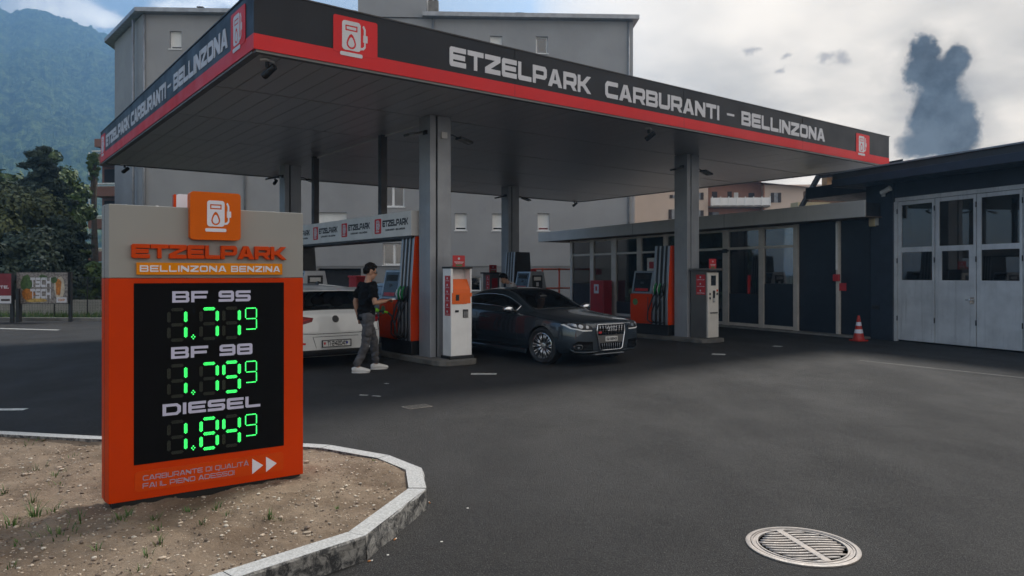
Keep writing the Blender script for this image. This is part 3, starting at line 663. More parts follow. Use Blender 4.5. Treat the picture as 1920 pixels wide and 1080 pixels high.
# columns: two channels with a dark slot, on the islands
COLS = ((4.06, 2.14), (11.3, 2.14), (4.14, 9.75), (11.75, 9.95))
for (u, v) in COLS:
    c = MB().box(u - .225, u - .1, v - .2, v + .2, .1, ZS + .01).box(u - .06, u + .225, v - .2, v + .2, .1, ZS + .01).build('column', M_COLUMN, can, bevel=.006)
    MB().box(u - .1, u - .06, v - .17, v + .17, .1, ZS + .01).build('column_slot', M_SEAM, c)
for (v) in (4.3, 7.91):
    MB().box(4.02, 4.16, v - .07, v + .07, 2.83, ZS + .011).build('hanger_post', M_STEEL, can)
MB().box(4.09, 4.12, 2.36, 4.2, ZS - .035, ZS - .005).build('conduit', M_BEAM, can); MB().box(4.09, 4.12, 4.4, 7.8, ZS - .035, ZS - .005).build('conduit', M_BEAM, can)

# floodlights clamped to the columns
M_LENS = pm('lamp_glass', (.5, .5, .48), .2)
LIGHTLAB = ['left wing floodlight clamped to the front column beside the white pay terminal', 'right wing floodlight on the front column beside the white pay terminal']
where = ('nearest left column', 'right front column', 'rear left column', 'rear column behind the dark coupe')
for i, (u, v) in enumerate(COLS):
    for sgn in (-1, 1):
        e = empty('floodlight', W(u, v, ZS - .33), A, 'small black floodlight on the %s of the %s' % ('left side' if sgn < 0 else 'right side', where[i]), 'floodlight', 'floodlights on the canopy columns')
        x = .225
        MB().tube([(sgn * x, -.05, .03), (sgn * (x + .1), -.09, .04), (sgn * (x + .22), -.15, -.02)], .012, 6).build('arm', M_PLBLACK, e)
        m = Matrix.Translation((sgn * (x + .33), -.16, -.05)) @ Matrix.Rotation(sgn * R(14), 4, 'Y')
        MB().box(-.15, .15, -.1, .1, -.02, .02).xf(m).build('housing', M_PLBLACK, e, bevel=.006); MB().box(-.125, .125, -.08, .08, -.024, -.0205).xf(m).build('lens', M_LENS, e)
        MB().box(sgn * (x + .001) - .0, sgn * (x + .03), -.11, .01, -.01, .07).build('bracket', M_STEEL, e)
e = empty('junction_box', W(COLS[0][0] + .06, COLS[0][1] - .2, ZS - .36), A, 'small pale junction box on the nearest column between its two floodlights', 'junction box'); MB().box(-.06, .06, -.05, -.001, -.05, .07).build('cover', M_BEAM, e, bevel=.004)
# cameras hanging from the soffit edge
for (u, v, rz, lab) in ((.28, .3, .6, 'black security camera under the near corner of the canopy'), (7.95, .35, .5, 'black security camera under the middle of the long canopy edge'), (4.55, 12.1, 2.4, 'small black camera hanging at the back edge of the canopy near the columns'), (.5, 12.0, 2.2, 'black camera under the far left corner of the canopy'), (16.4, 11.9, 1.5, 'tiny camera at the rear right corner of the canopy')):
    e = empty('security_camera', W(u, v, ZS), A + rz, lab, 'camera', 'cameras under the canopy')
    MB().box(-.09, .09, -.05, .05, -.03, -.003).build('mount_plate', M_BEAM, e); MB().tube([(0, 0, -.03), (0, 0, -.1)], .028, 10).build('joint', M_PLBLACK, e, smooth=True, sharp=40)
    MB().lathe([(.03, -.13), (.048, -.12), (.05, .08), (.042, .1), (.034, .1)], n=14).xf(Matrix.Translation((0, -.02, -.17)) @ Matrix.Rotation(R(-125), 4, 'X')).build('barrel', M_PLBLACK, e, smooth=True, sharp=40)

# ================================================================== PUMP ISLANDS
M_ISL = pm('island_concrete', (.13, .125, .115), .9, var=.3, scale=3, bump=.4, bscale=70)
for u, v0, lab in ((4.06, 1.25, 'left pump island of worn concrete with rounded end'), (11.3, 1.25, 'right pump island of worn concrete with rounded end')):
    e = empty('pump_island', W(u, v0, 0), A, lab, 'island', 'pump islands')
    out = [(-.42, 10.2), (-.42, .3), (-.38, .12), (-.28, .03), (-.15, 0), (.2, 0), (.33, .03), (.4, .1), (.42, .25), (.42, 10.2)]
    MB().prism(out, .0, .1, 'xy').build('kerb_block', M_ISL, e, bevel=.015)

def pump(u, v, rz, side_mat, lab, cab_mat=None):
    """dispenser: tall hose tower (local y 0..0.55) and display cabinet (0.56..1.3); local -x faces the left lane"""
    e = empty('fuel_pump', W(u, v, .1), A + rz, lab, 'fuel pump', 'fuel pumps on the islands'); cab_mat = cab_mat or side_mat
    MB().box(-.36, .36, .04, 1.26, 0, .27).build('base', M_PLBLACK, e, bevel=.01)
    zt = 2.24
    # tower end panels, tapered towards the top
    prof = [(-.39, .27), (.39, .27), (.39, .9), (.3, zt - .03), (.28, zt), (-.28, zt), (-.3, zt - .03), (-.39, .9)]
    MB().prism(prof, 0, .035, 'xz').build('end_panel', side_mat, e, bevel=.012)
    MB().prism([(x * .96, z) for x, z in prof], .0355, .53, 'xz').build('tower', M_PLBLACK, e)
    for s in (-1, 1):
        for k, y in enumerate((.06, .2, .34, .48)):
            w = .035 if k in (0, 3) else .022
            MB().prism([(s * .375, .27), (s * .4, .27), (s * .4, .9), (s * .303, zt), (s * .28, zt), (s * .375, .88)], y - w, y + w, 'xz').build('tower_rail', M_ALU, e, bevel=.005)
        MB().prism([(s * .362, 1.0), (s * .392, 1.0), (s * .37, 1.3), (s * .345, 1.3)], .09, .45, 'xz').build('nozzle_boot', M_PLBLACK, e)
        for y in (.13, .27, .41): MB().box(*sorted((s * .30, s * .318)), y - .03, y + .03, 1.62, 1.75).build('grade_plate', M_BEAM, e)
    # display cabinet
    MB().prism([(-.4, .27), (.4, .27), (.4, 1.03), (-.4, 1.03)], .555, 1.28, 'xz').build('cabinet', cab_mat, e, bevel=.015)
    MB().prism([(-.38, 1.035), (.38, 1.035), (.26, 1.62), (-.26, 1.62)], .575, 1.26, 'xz').build('display_head', M_ALU, e, bevel=.012)
    for s in (-1, 1):
        sl = (.12 / .585)
        def fx(z, o): return s * (.38 - (z - 1.035) * .2051 + o)
        scr = MB().add([(fx(1.08, .004), .64, 1.08), (fx(1.08, .004), 1.2, 1.08), (fx(1.57, .004), 1.2, 1.57), (fx(1.57, .004), .64, 1.57), (fx(1.08, -.01), .64, 1.08), (fx(1.08, -.01), 1.2, 1.08), (fx(1.57, -.01), 1.2, 1.57), (fx(1.57, -.01), .64, 1.57)],
                       [(0, 1, 2, 3), (4, 5, 6, 7), (0, 1, 5, 4), (1, 2, 6, 5), (2, 3, 7, 6), (3, 0, 4, 7)]).build('screen', M_SCREEN, e)
        for y0, y1, z0, z1, mm in ((.7, 1.14, 1.1, 1.17, M_STICKER), (.7, 1.14, 1.4, 1.52, M_SEAM), (.86, .98, 1.28, 1.34, M_STEEL)):
            MB().add([(fx(z0, .007), y0, z0), (fx(z0, .007), y1, z0), (fx(z1, .007), y1, z1), (fx(z1, .007), y0, z1)], [(0, 1, 2, 3)]).build('display_label', mm, e)
        MB().prism(circ(1.1, .82, .085, n=20), *sorted((s * .4005, s * .405)), 'yz').build('eco_sticker', pm('green_sticker', (.07, .22, .07), .5), e)
        MB().box(*sorted((s * .4005, s * .404)), .66, .68, .6, .95).build('lock_strip', M_STEEL, e)
    MB().box(-.2, .2, 1.2605, 1.268, 1.1, 1.5).build('rear_notice', M_PLBLACK, e); MB().box(-.14, .14, 1.2685, 1.271, 1.34, 1.45).build('notice_text', M_BEAM, e); MB().box(-.05, .05, 1.2685, 1.271, 1.16, 1.28).build('notice_text', M_FWHITE, e)
    # hoses with nozzles hanging in front of the tower
    for s in (-1, 1):
        for k, y in enumerate((.13, .27, .41)):
            x = s * .43; top = 1.18
            MB().tube([(x - s * .03, y + .02, 1.05), (x + s * .02, y + .05, .95), (x + s * .06, y + .18, .6), (x + s * .05, y + .2, .38), (x + s * .01, y + .1, .3), (x - s * .02, y, .33), (x - s * .045, y - .02, .55)], .017, 8).build('hose', M_RUBBER, e, smooth=True)
            nz = MB().tube([(x - s * .035, y - .02, 1.3), (x - s * .01, y, 1.24), (x, y + .01, 1.14), (x - s * .02, y + .02, 1.04)], [.016, .025, .024, .018], 8).build('nozzle', M_GREEN if k else M_PLBLACK, e, smooth=True)
            MB().tube([(x + s * .035, y, 1.24), (x + s * .05, y + .02, 1.15), (x + s * .02, y + .02, 1.06)], .008, 6).build('trigger_guard', M_BEAM if k else M_PLBLACK, nz, smooth=True)
    return e
pump(4.1, 2.42, 0, M_ORANGE, 'orange fuel pump with black hoses beside the man in the black shirt')
pump(11.34, 2.42, 0, M_ORANGE, 'orange fuel pump standing in front of the glass kiosk on the right island')
M_PGREY = pm('pump_grey', (.11, .105, .1), .45, var=.1)
pump(4.1, 9.2, math.pi, M_PGREY, 'grey fuel pump at the far end of the left island behind the white car', M_PLBLACK)
pump(11.36, 9.3, math.pi, M_PGREY, 'grey fuel pump behind the dark coupe roof by the rear column', M_PLBLACK)

# beam with pale, non-glowing name boxes over the left island
beam = empty('name_beam', W(4.02, 2.43, 2.345), A, 'grey overhead beam of name boxes above the left pump island', 'sign beam')
MB().box(-.28, .28, 0.02, 8.0, -.03, .012).build('under_tray', M_STEEL, beam)
for k in range(5):
    y0, y1 = k * 1.6 + .004, (k + 1) * 1.6 - .004
    bx = MB().box(-.3, .3, y0, y1, .013, .485).build('name_box', M_BEAM, beam, bevel=.006)
    M = Matrix(((0, 1, 0, -.3), (-1, 0, 0, y1), (0, 0, 1, 0), (0, 0, 0, 1)))        # text runs from far to near on the -x face
    MB().prism(rrect(.1, .38, .1, .4, .02), -.004, -.001, 'xz').xf(M).build('icon_tile', M_RED, bx)
    mb = MB(); pump_icon(mb, .155, .13, .24, -.0065, -.0035, kx=.85); mb.xf(M).build('pump_symbol', M_FWHITE, bx)
    mb = MB(); text(mb, 'ETZELPARK', .44, .225, .13, 1.04, 1.05, gap=.35, h0=-.004, h1=-.001); mb.xf(M).build('lettering', M_PLBLACK, bx)
    mb = MB(); text(mb, 'CARBURANTI - BELLINZONA', .56, .14, .036, .8, .9, h0=-.004, h1=-.001); mb.xf(M).build('lettering', M_PLBLACK, bx)

# pay terminals
def notice(parent, x0, x1, y, z0, z1):
    p = MB().box(x0, x1, y, y + .012, z0, z1).build('notice_board', M_STICKER, parent)
    MB().prism(circ((x0 + x1) / 2, z0 + (z1 - z0) * .72, .022, n=10), y - .003, y - .001, 'xz').box(x0 + .03, x1 - .03, y - .003, y - .001, z0 + (z1 - z0) * .38, z0 + (z1 - z0) * .44).box(x0 + .05, x1 - .05, y - .003, y - .001, z0 + (z1 - z0) * .28, z0 + (z1 - z0) * .32).build('notice_text', M_FWHITE, p)
    MB().box(x0 + .06, x1 - .06, y - .003, y - .001, z0 + .01, z0 + .04).build('notice_stamp', pm('green_sticker', (.07, .22, .07), .5), p)
def stickers(parent, x, y0, y1, z0, z1, n):
    st_ = MB().box(x - .003, x - .0005, y0, y1, z0, z1).build('sticker_column', M_STICKER, parent); hh = (z1 - z0) / n; mb = MB()
    for k in range(n):
        c = z0 + hh * (k + .5); mb.prism(circ((y0 + y1) / 2 + .01, c + hh * .12, .022, n=8), x - .0055, x - .0035, 'yz'); mb.box(x - .0055, x - .0035, y0 + .02, y1 - .02, c - hh * .3, c - hh * .26); mb.box(x - .0055, x - .0035, y0 + .03, y1 - .03, c - hh * .22, c - hh * .19)
    mb.build('sticker_text', M_FWHITE, st_)
e = empty('pay_terminal', W(4.2, 1.45, .1), A, 'white and orange pay terminal in front of the nearest column', 'pay terminal', 'pay terminals')
TW = .225
MB().box(-TW - .03, TW + .03, -.02, .3, 0, .055).build('foot', M_PLBLACK, e, bevel=.006)
MB().box(-TW, TW, 0, .28, .055, 1.19).box(-TW, -TW + .045, 0.0, .28, 1.1905, 1.63).box(TW - .03, TW, .0, .28, 1.1905, 1.63).box(-TW + .0455, TW - .0305, .2, .28, 1.1905, 1.63).build('housing', M_WHITE, e, bevel=.008)
MB().box(-TW - .012, TW + .012, -.01, .29, 1.6305, 1.665).build('lid', M_PLBLACK, e, bevel=.005)
MB().prism([(.0, 1.0), (-.012, 1.0), (.0, 1.26), (.11, 1.44), (.19, 1.44), (.19, 1.195), (.0, 1.195)], -TW + .05, TW - .035, 'yz').build('orange_console', M_ORANGE_S if False else pm('console_orange', (.8, .13, .006), .38, var=.05), e)
MB().prism([(-TW + .02, .99), (TW - .12, .99), (TW - .07, 1.12), (TW - .005, 1.12), (TW - .005, 1.19), (-TW + .02, 1.19)], -.012, -.002, 'xz').build('console_apron', pm('console_orange', (.8, .13, .006), .38), e)
MB().add([(-.15, .02, 1.29), (.02, .02, 1.29), (.02, .085, 1.395), (-.15, .085, 1.395)], [(0, 1, 2, 3)]).build('screen', M_SCREEN, e); MB().add([(.06, .02, 1.29), (.17, .02, 1.29), (.17, .085, 1.395), (.06, .085, 1.395)], [(0, 1, 2, 3)]).build('card_pad', M_SCREEN, e)
MB().box(-.13, -.06, -.016, -.0125, 1.05, 1.16).build('reader', M_STEEL, e)
kp = MB().box(.03, .14, -.012, -.0005, .74, .89).build('keypad', M_STEEL, e)
for i in range(4):
    for j in range(3): MB().box(.045 + j * .032, .068 + j * .032, -.0165, -.0125, .755 + i * .026, .773 + i * .026).build('key', M_CHROME, kp)
MB().box(.02, .15, -.02, -.0005, .865, .895).build('visor', M_PLBLACK, e) if False else 0
MB().box(-.14, -.06, -.006, -.0005, .84, .88).build('receipt_slot', M_SCREEN, e)
stickers(e, -TW, .02, .2, .78, 1.5, 6)
notice(e, -.12, .14, .1, 1.666, 1.87)
e = empty('pay_terminal', W(11.35, 1.38, .1), A, 'cream pay terminal with grey flank beside the right front column', 'pay terminal', 'pay terminals')
M_CREAM = pm('cream_lacquer', (.72, .68, .62), .42, var=.08, streak=.2)
MB().box(-.21, .21, .045, .5, 0, 1.62).build('grey_flank', M_PGREY, e, bevel=.008)
MB().box(-.2, .2, .0, .044, .02, 1.57).build('front_panel', M_CREAM, e, bevel=.006)
MB().box(-.26, .27, -.09, .52, 1.6205, 1.67).build('lid', M_PGREY, e, bevel=.008)
MB().box(-.09, .09, -.006, -.0005, 1.26, 1.5).build('screen', M_SCREEN, e)
MB().box(-.02, .06, -.008, -.0005, .86, 1.14).build('cash_slot', M_STEEL, e); MB().box(-.015, .055, -.011, -.0085, .87, .96).build('slot_light', M_LENS, e)
for x, z, mm in ((.14, 1.14, M_ORANGE_L), (.14, 1.06, M_PLBLACK), (-.13, 1.06, M_STEEL), (-.13, .96, M_PLBLACK)): MB().box(x - .022, x + .022, -.012, -.0005, z - .025, z + .025).build('button_plate', mm, e)
MB().box(-.12, .14, -.02, -.0005, .6, .62).build('tray', M_STEEL, e); MB().box(-.17, .17, -.004, -.0005, .1, .56).build('door_panel', M_CREAM, e)
stickers(e, -.21, .07, .34, 1.04, 1.52, 3)
notice(e, -.02, .24, .1, 1.671, 1.9)
for u, lab in ((4.1, 'far pay terminal with red stickers at the rear end of the left island'), (11.4, 'dark pay terminal with red notice by the rear column behind the coupe')):
    e = empty('pay_terminal', W(u, 10.35, .1), A, lab, 'pay terminal', 'pay terminals')
    MB().box(-.2, .2, 0, .4, 0, 1.55).build('housing', M_PGREY, e, bevel=.008); MB().box(-.3, .25, -.08, .42, 1.551, 1.6).build('lid', M_STEEL, e)
    stickers(e, -.2, .02, .22, .8, 1.5, 4); MB().box(-.12, .12, -.003, -.0005, .7, 1.4).build('front_sticker', M_STICKER, e); notice(e, -.15, .15, .1, 1.601, 1.85)

# ================================================================== BUILDINGS
M_REND = pm('grey_render', (.325, .325, .328), .9, var=.07, scale=.5, bump=.25, bscale=45, streak=.12)
M_REND2 = pm('grey_render_plinth', (.25, .25, .25), .9, var=.08, scale=.6, bump=.25, bscale=45)
M_ZINC = pm('zinc_gutter', (.33, .34, .36), .45, metal=.5, var=.15)
M_PVC = pm('white_window_frame', (.82, .82, .81), .4, var=.05)
M_BLIND = pm('white_roller_blind', (.8, .8, .77), .55, var=.05)
M_PANE = glassm('house_pane', (.1, .11, .12), .1)
M_ROOMDARK = pm('dark_room', (.02, .02, .022), .9)
M_CURT = pm('net_curtain', (.3, .31, .33), .9, var=.2, scale=6)
BA = R(2.5)
bld = empty('apartment_block', (0, 39.5, -.05), BA, 'long grey rendered apartment block filling the background behind the canopy', 'building')
def wz(z): return z + .05
WINS = [  # s0, s1, z0, z1, kind
    (-18.03, -17.42, 13.5, 14.44, 'blind'), (-14.7, -14.1, 13.5, 14.44, 'blind'), (1.29, 1.92, 13.52, 14.43, 'glass'), (-1.17, -.53, 13.52, 14.43, 'blind'), (-3.6, -3.0, 13.5, 14.4, 'glass'),
    (-3.06, -2.43, 3.99, 4.9, 'blind'), (-1.06, -.43, 3.99, 4.9, 'blind'), (1.38, 2.01, 3.99, 4.92, 'blind'), (-10.48, -8.8, 3.7, 4.93, 'blind'), (-6.94, -5.75, 5.24, 6.4, 'double'), (-6.88, -5.7, 2.14, 3.3, 'double'),
    (-3.06, -2.43, 6.8, 7.7, 'blind'), (-1.06, -.43, 6.8, 7.7, 'glass'), (1.38, 2.01, 6.8, 7.7, 'blind')]
# the stretch over the garages: one rendered sheet with openings
x0, x1 = -19.43, 6.55
MB().prism([rect(x0, x1, wz(2.07), wz(15.3))] + [rect(a, b, wz(c), wz(d)) for a, b, c, d, k in WINS], 0, .35, 'xz').build('front_wall', M_REND, bld)
MB().prism([[(x0 + .05, 0), (-10.3, 0), (-10.3, wz(1.95)), (-8.05, wz(1.95)), (-8.05, 0), (x1 - .05, 0), (x1 - .05, wz(2.069)), (x0 + .05, wz(2.069))], rect(-2.69, -1.66, wz(.73), wz(1.51))], .05, .37, 'xz').build('plinth_wall', M_REND2, bld)
MB().box(-10.6, -7.8, .371, 5, 0, wz(2.0)).build('garage_void', M_ROOMDARK, bld)
MB().box(x0 + .1, x1 - .1, .36, .6, wz(2.1), wz(15.2)).build('inner_room', M_ROOMDARK, bld)
# angled flank on the left, right flank, back
lw = [(x0, 0), (x0 + .25, .3), (x0 - 3.5, 5.2), (x0 - 3.85, 4.9)]
MB().prism([(x0 - .002, .001), (x0 + .3, .349), (x0 - 3.4, 5.1), (x0 - 3.75, 4.8)], 0, wz(15.28), 'xy').build('flank_wall', M_REND, bld)
MB().box(x1 - .35, x1 - .001, .351, 12, 0, wz(15.29)).build('flank_wall', M_REND, bld); MB().box(-22, x1, 12.001, 12.3, 0, wz(15.2)).build('rear_wall', M_REND, bld)
rf = MB().prism([(x0 - .2, -.45), (-8.2, -.45), (-8.2, 12.4), (x0 - 5, 12.4), (x0 - 4.4, 4.9)], wz(15.31), wz(15.52), 'xy').build('roof', M_ZINC, bld)
rf2 = MB().prism([(-4.75, -.45), (x1 + .25, -.45), (x1 + .25, 12.4), (-4.75, 12.4)], wz(15.311), wz(15.53), 'xy').build('roof', M_ZINC, bld)
MB().box(-8.18, -4.56, -.12, 6, wz(15.32), wz(19.5)).build('stair_tower', M_REND, bld)
MB().box(-8.18, -4.56, -.08, -.003, wz(2.08), wz(15.315)).build('stair_tower', M_REND, bld) if False else 0
for x, y, w, h in ((-17.0, 1.2, .22, .55), (.35, 1.5, .3, .6)):
    ch = MB().box(x, x + w, y, y + w, wz(15.5), wz(15.55 + h)).build('vent_pipe', M_STEEL, rf); MB().box(x - .06, x + w + .06, y - .06, y + w + .06, wz(15.56 + h), wz(15.62 + h)).build('cowl', M_STEEL, ch) if False else MB().box(x - .06, x + w + .06, y - .06, y + w + .06, wz(15.56 + h), wz(15.62 + h)).build('cowl', M_STEEL, bld)
chm = MB().box(-4.5, -3.95, .2, .75, wz(15.53), wz(16.35)).build('chimney', M_CONC, bld); 
for k in (-4.38, -4.1): MB().lathe([(.09, wz(16.351)), (.09, wz(16.8))], (k, .47, 0), n=10).build('chimney_pot', M_STEEL, bld)
for s_, zb in ((-19.3, 0), (-14.1, wz(2.1)), (x1 - .25, wz(2.1)), (-4.2, wz(2.1))):
    MB().tube([(s_, -.09, zb), (s_, -.09, wz(15.3))], .055, 8).build('downpipe', M_ZINC, bld, smooth=True)
MB().tube([(x0 - .75, .6, 0), (x0 - .75, .6, wz(15.2))], .07, 8).build('downpipe', M_ZINC, bld, smooth=True)
def window(parent, a, b, c, d, kind, y=.0, dep=.16, frame=M_PVC, name='window'):
    fw = .07; w = MB().prism([rect(a + .004, b - .004, c + .004, d - .004), rect(a + fw, b - fw, c + fw, d - fw)], y + dep, y + dep + .06, 'xz').build(name, frame, parent)
    MB().box(a - .05, b + .05, y - .05, y + dep - .01, c - .05, c - .002).build('sill', frame if kind != 'plain' else M_CONC, w)
    if kind == 'blind':
        MB().box(a + fw, b - fw, y + dep + .025, y + dep + .035, c + fw + .12, d - fw).build('roller_blind', M_BLIND, w)
        MB().box(a + fw, b - fw, y + dep - .005, y + dep + .03, c + fw + .08, c + fw + .118).build('blind_bar', frame, w)
    if kind in ('double',):
        m = (a + b) / 2; MB().box(m - .06, m + .06, y + dep - .004, y + dep + .055, c + fw, d - fw).build('mullion', frame, w)
        for q0, q1 in ((a + fw, m - .06), (m + .06, b - fw)):
            MB().box(q0, q1, y + dep + .03, y + dep + .036, c + fw, d - fw).build('pane', M_PANE, w); MB().box(q0, q0 + (q1 - q0) * .45, y + dep + .1, y + dep + .11, c + fw, d - fw).build('curtain', M_CURT, w)
    else: MB().box(a + fw, b - fw, y + dep + .04, y + dep + .046, c + fw, d - fw).build('pane', M_PANE, w)
    if kind == 'glass': MB().box(a + fw, b - fw, y + dep + .1, y + dep + .11, c + fw, d - fw).build('curtain', M_CURT, w)
    return w
for a, b, c, d, k in WINS: window(bld, a, b, wz(c), wz(d), k)
window(bld, -2.69, -1.66, wz(.73), wz(1.51), 'plain', .05)
# red waste container behind the man
g = Vector((*G(676, 600).xy, 0)); g = P(676, 560, 25.5)
e = empty('red_container', (g.x, g.y, 0), A, 'red upright container behind the man against the grey block', 'container')
MB().box(-.3, .3, -.3, .3, .03, 1.52).build('body', M_STICKER, e, bevel=.02); MB().box(-.33, .33, -.33, .33, 1.521, 1.58).build('lid', M_STICKER, e, bevel=.01); MB().box(-.25, .25, -.25, .25, 0, .029).build('foot', M_PLBLACK, e)

# brown balcony block at the far left
M_TERRA = pm('terracotta_render', (.2, .095, .07), .85, var=.12, scale=.7); M_CREAMW = pm('cream_render', (.5, .42, .26), .85, var=.06)
g = P(165, 500, 62.)
bb = empty('balcony_block', (g.x, 62, -.05), R(-4), 'terracotta apartment block with stacked balconies behind the trees', 'building')
MB().box(.2, 9, 1.6, 12, 0, 12.6).build('wall', M_TERRA, bb)
for k in range(5):
    z = .2 + k * 2.72 - 1.2
    bal = MB().box(-.1 + .12 * k, 8.8, -.2, 1.59, max(0, z + 1.1), z + 1.9).build('balcony', M_TERRA, bb)
    MB().box(0 + .12 * k, 8.8, -.24, -.12, z + 2.12, z + 2.2).build('hand_rail', M_PVC, bal); MB().box(.05 + .12 * k, 8.7, -.16, -.15, z + 1.9, z + 2.11).build('balcony_glass', M_PANE, bal)
    MB().box(.4, 2.1, 1.58, 1.599, z + 1.9, z + 3.6).build('window', M_ROOMDARK, bb); MB().box(2.15, 8.5, 1.57, 1.598, z + 1.91, z + 3.7).build('loggia_wall', M_CREAMW, bb)
MB().box(-.1, 3, 1.0, 6, 12.61, 13.3).build('parapet', M_TERRA, bb); MB().prism([(4.6, 9.2), (7.5, 9.2), (7.5, 9.5), (4.6, 9.5)], .4, 1.5, 'xz').build('awning', M_PVC, bb)
for k in range(4): MB().box(.12, .18, -.1, -.04, 2.9 + k * 2.72 - 1.0, 2.9 + k * 2.72 + .9).build('post', M_PVC, bb)

# pink house behind the kiosk
M_PINK = pm('pink_render', (.66, .53, .44), .85, var=.05, scale=.6); M_BRICKR = pm('rust_render', (.4, .21, .15), .85, var=.08); M_TILE = pm('faded_roof_tiles', (.3, .2, .17), .85, var=.15, scale=4)
M_SHUT = pm('brown_shutters', (.05, .035, .03), .7)
ph = empty('pink_house', (P(1195, 500, 52).x, 52, -.05), R(-3), 'pale pink house with rust balcony bay behind the kiosk roof', 'building')
k_ = 52 / F
def hx(px): return (px - 1195) * k_
def hz(py): return H - (py - HY) * k_ + .05
MB().box(hx(1190), hx(1326), 0, 9, 0, hz(318)).build('wall', M_PINK, ph); MB().box(hx(1326) + .002, hx(1429), .7, 9, 0, hz(330)).build('bay_wall', M_BRICKR, ph); MB().box(hx(1429) + .004, hx(1600), 0, 9, 0, hz(348)).build('wall', M_PINK, ph)
MB().add([(hx(1400), -.8, hz(344)), (hx(1512), -.6, hz(355)), (hx(1512), 9, hz(330)), (hx(1400), 9, hz(300)), (hx(1320), -.8, hz(330)), (hx(1320), 9, hz(290)), (hx(1180), -.8, hz(315)), (hx(1180), 9, hz(285))], [(0, 1, 2, 3), (4, 0, 3, 5), (6, 4, 5, 7)]).build('roof', M_TILE, ph, recalc=True)
so = ph.children[-1] if ph.children else None
for a, b, t_, bt in ((1337, 1347, 358, 374), (1366, 1374, 358, 374), (1405, 1416, 361, 375)): MB().box(hx(a), hx(b), .68, .699, hz(bt), hz(t_)).build('window', M_SHUT, ph)
MB().box(hx(1378), hx(1386), .67, .698, hz(374), hz(360)).build('balcony_door', M_PVC, ph)
bal = MB().box(hx(1328), hx(1436), -.5, .69, hz(390), hz(387)).build('balcony', M_CONC, ph)
MB().box(hx(1328), hx(1436), -.52, -.48, hz(387), hz(373)).build('balcony_panel', M_PVC, bal)
for q in range(1330, 1437, 15): MB().box(hx(q), hx(q) + .06, -.56, -.521, hz(388), hz(371)).build('baluster', M_PVC, bal)
def shutw(a, b, t_, bt):
    w = MB().box(hx(a), hx(b), -.03, -.002, hz(bt), hz(t_)).build('window', M_CURT, ph)
    d = hx(b) - hx(a); 
    for q in (a - 5, b): MB().box(hx(q), hx(q) + 5 * k_ * 1.1, -.07, -.01, hz(bt), hz(t_)).build('shutter', M_SHUT, w)
for a in ((1446, 1454, 363, 381), (1258, 1266, 393, 411), (1306, 1312, 362, 375), (1306, 1312, 395, 407), (1260, 1265, 366, 372)): shutw(*a)
for a in ((1331, 1338, 397, 405), (1338, 1350, 397, 405)): MB().box(hx(a[0]), hx(a[1]), .66, .698, hz(a[3]), hz(a[2])).build('window', M_SHUT if a[0] < 1335 else M_CURT, ph)
MB().tube([(hx(1428), -.06, 0), (hx(1428), -.06, hz(345))], .06, 6).build('downpipe', M_BRICKR, ph)
# timber house gable between the pink house and the workshop
M_WOOD = pm('weathered_timber', (.16, .085, .045), .75, var=.3, scale=5); M_WOODL = pm('fresh_timber', (.45, .26, .12), .7, var=.2, scale=4)
th = empty('timber_house', (P(1545, 500, 34).x, 34, -.05), R(6), 'timber house with dark overhanging eaves behind the workshop', 'building')
k2 = 34 / F
def tx(px): return (px - 1545) * k2
def tz(py): return H - (py - HY) * k2 + .05
MB().box(tx(1538), tx(1720), .8, 1.6, 0, tz(352)).build('wall', M_WOOD, th); MB().box(tx(1510), tx(1575), .79, 1.5, 0, tz(376)).build('porch_wall', M_CREAMW, th)
MB().prism([(tx(1494), tz(396)), (tx(1533), tz(328)), (tx(1700), tz(296)), (tx(1700), tz(312)), (tx(1537), tz(334)), (tx(1500), tz(396))], -.1, .2, 'xz').build('roof', pm('dark_roof', (.012, .01, .009), .9, spec=.1), th)
MB().box(tx(1558), tx(1592), .3, .78, tz(347), tz(329)).build('gable_boards', M_WOODL, th); MB().tube([(tx(1572), .2, tz(348)), (tx(1572), .2, tz(326))], .06, 6).build('rafter', M_WOOD, th); MB().tube([(tx(1592), .2, tz(346)), (tx(1577), .2, tz(322))], .07, 6).build('rafter', M_BRICKR, th)

# ================================================================== KIOSK
K0 = Vector((9.05, 18.63, 0)); kd = Vector((-.469, .883, 0)).normalized(); KA = math.atan2(kd.y, kd.x)
# local x runs along the front from the workshop end (0) to the far end; local +y points to the forecourt
kio = empty('kiosk', K0, KA, 'low flat-roofed glass fronted kiosk with grey fascia behind the right island', 'building')
M_FASC = pm('kiosk_fascia', (.52, .51, .49), .5, metal=.2, var=.08, scale=.8, streak=.2); M_FRAME = pm('bronze_aluminium', (.62, .57, .51), .45, metal=.1, var=.08); M_PANEL = pm('anthracite_panel', (.012, .015, .022), .42, var=.15)
M_SHOPGL = glassm('shop_glass', (.7, .72, .73), .1, .01, .1)
KL = 14.0
MB().prism([(-.35, .62), (KL + 1.6, .62), (KL + 1.6, -4.5), (-.35, -4.5)], 3.045, 3.06, 'xy').build('eaves_soffit', pm('eaves_boards', (.22, .15, .1), .7), kio)
MB().box(-.35, KL + 1.62, .6, .66, 3.04, 3.45).box(KL + 1.56, KL + 1.62, -4.5, .599, 3.04, 3.45).build('fascia', M_FASC, kio, bevel=.01); MB().box(-.3, KL + 1.55, -4.5, .599, 3.061, 3.4).build('roof', M_STEEL, kio)
for x in (4.4, 8.9): MB().box(x, x + .01, .6605, .664, 3.045, 3.445).build('fascia_joint', M_SEAM, kio)
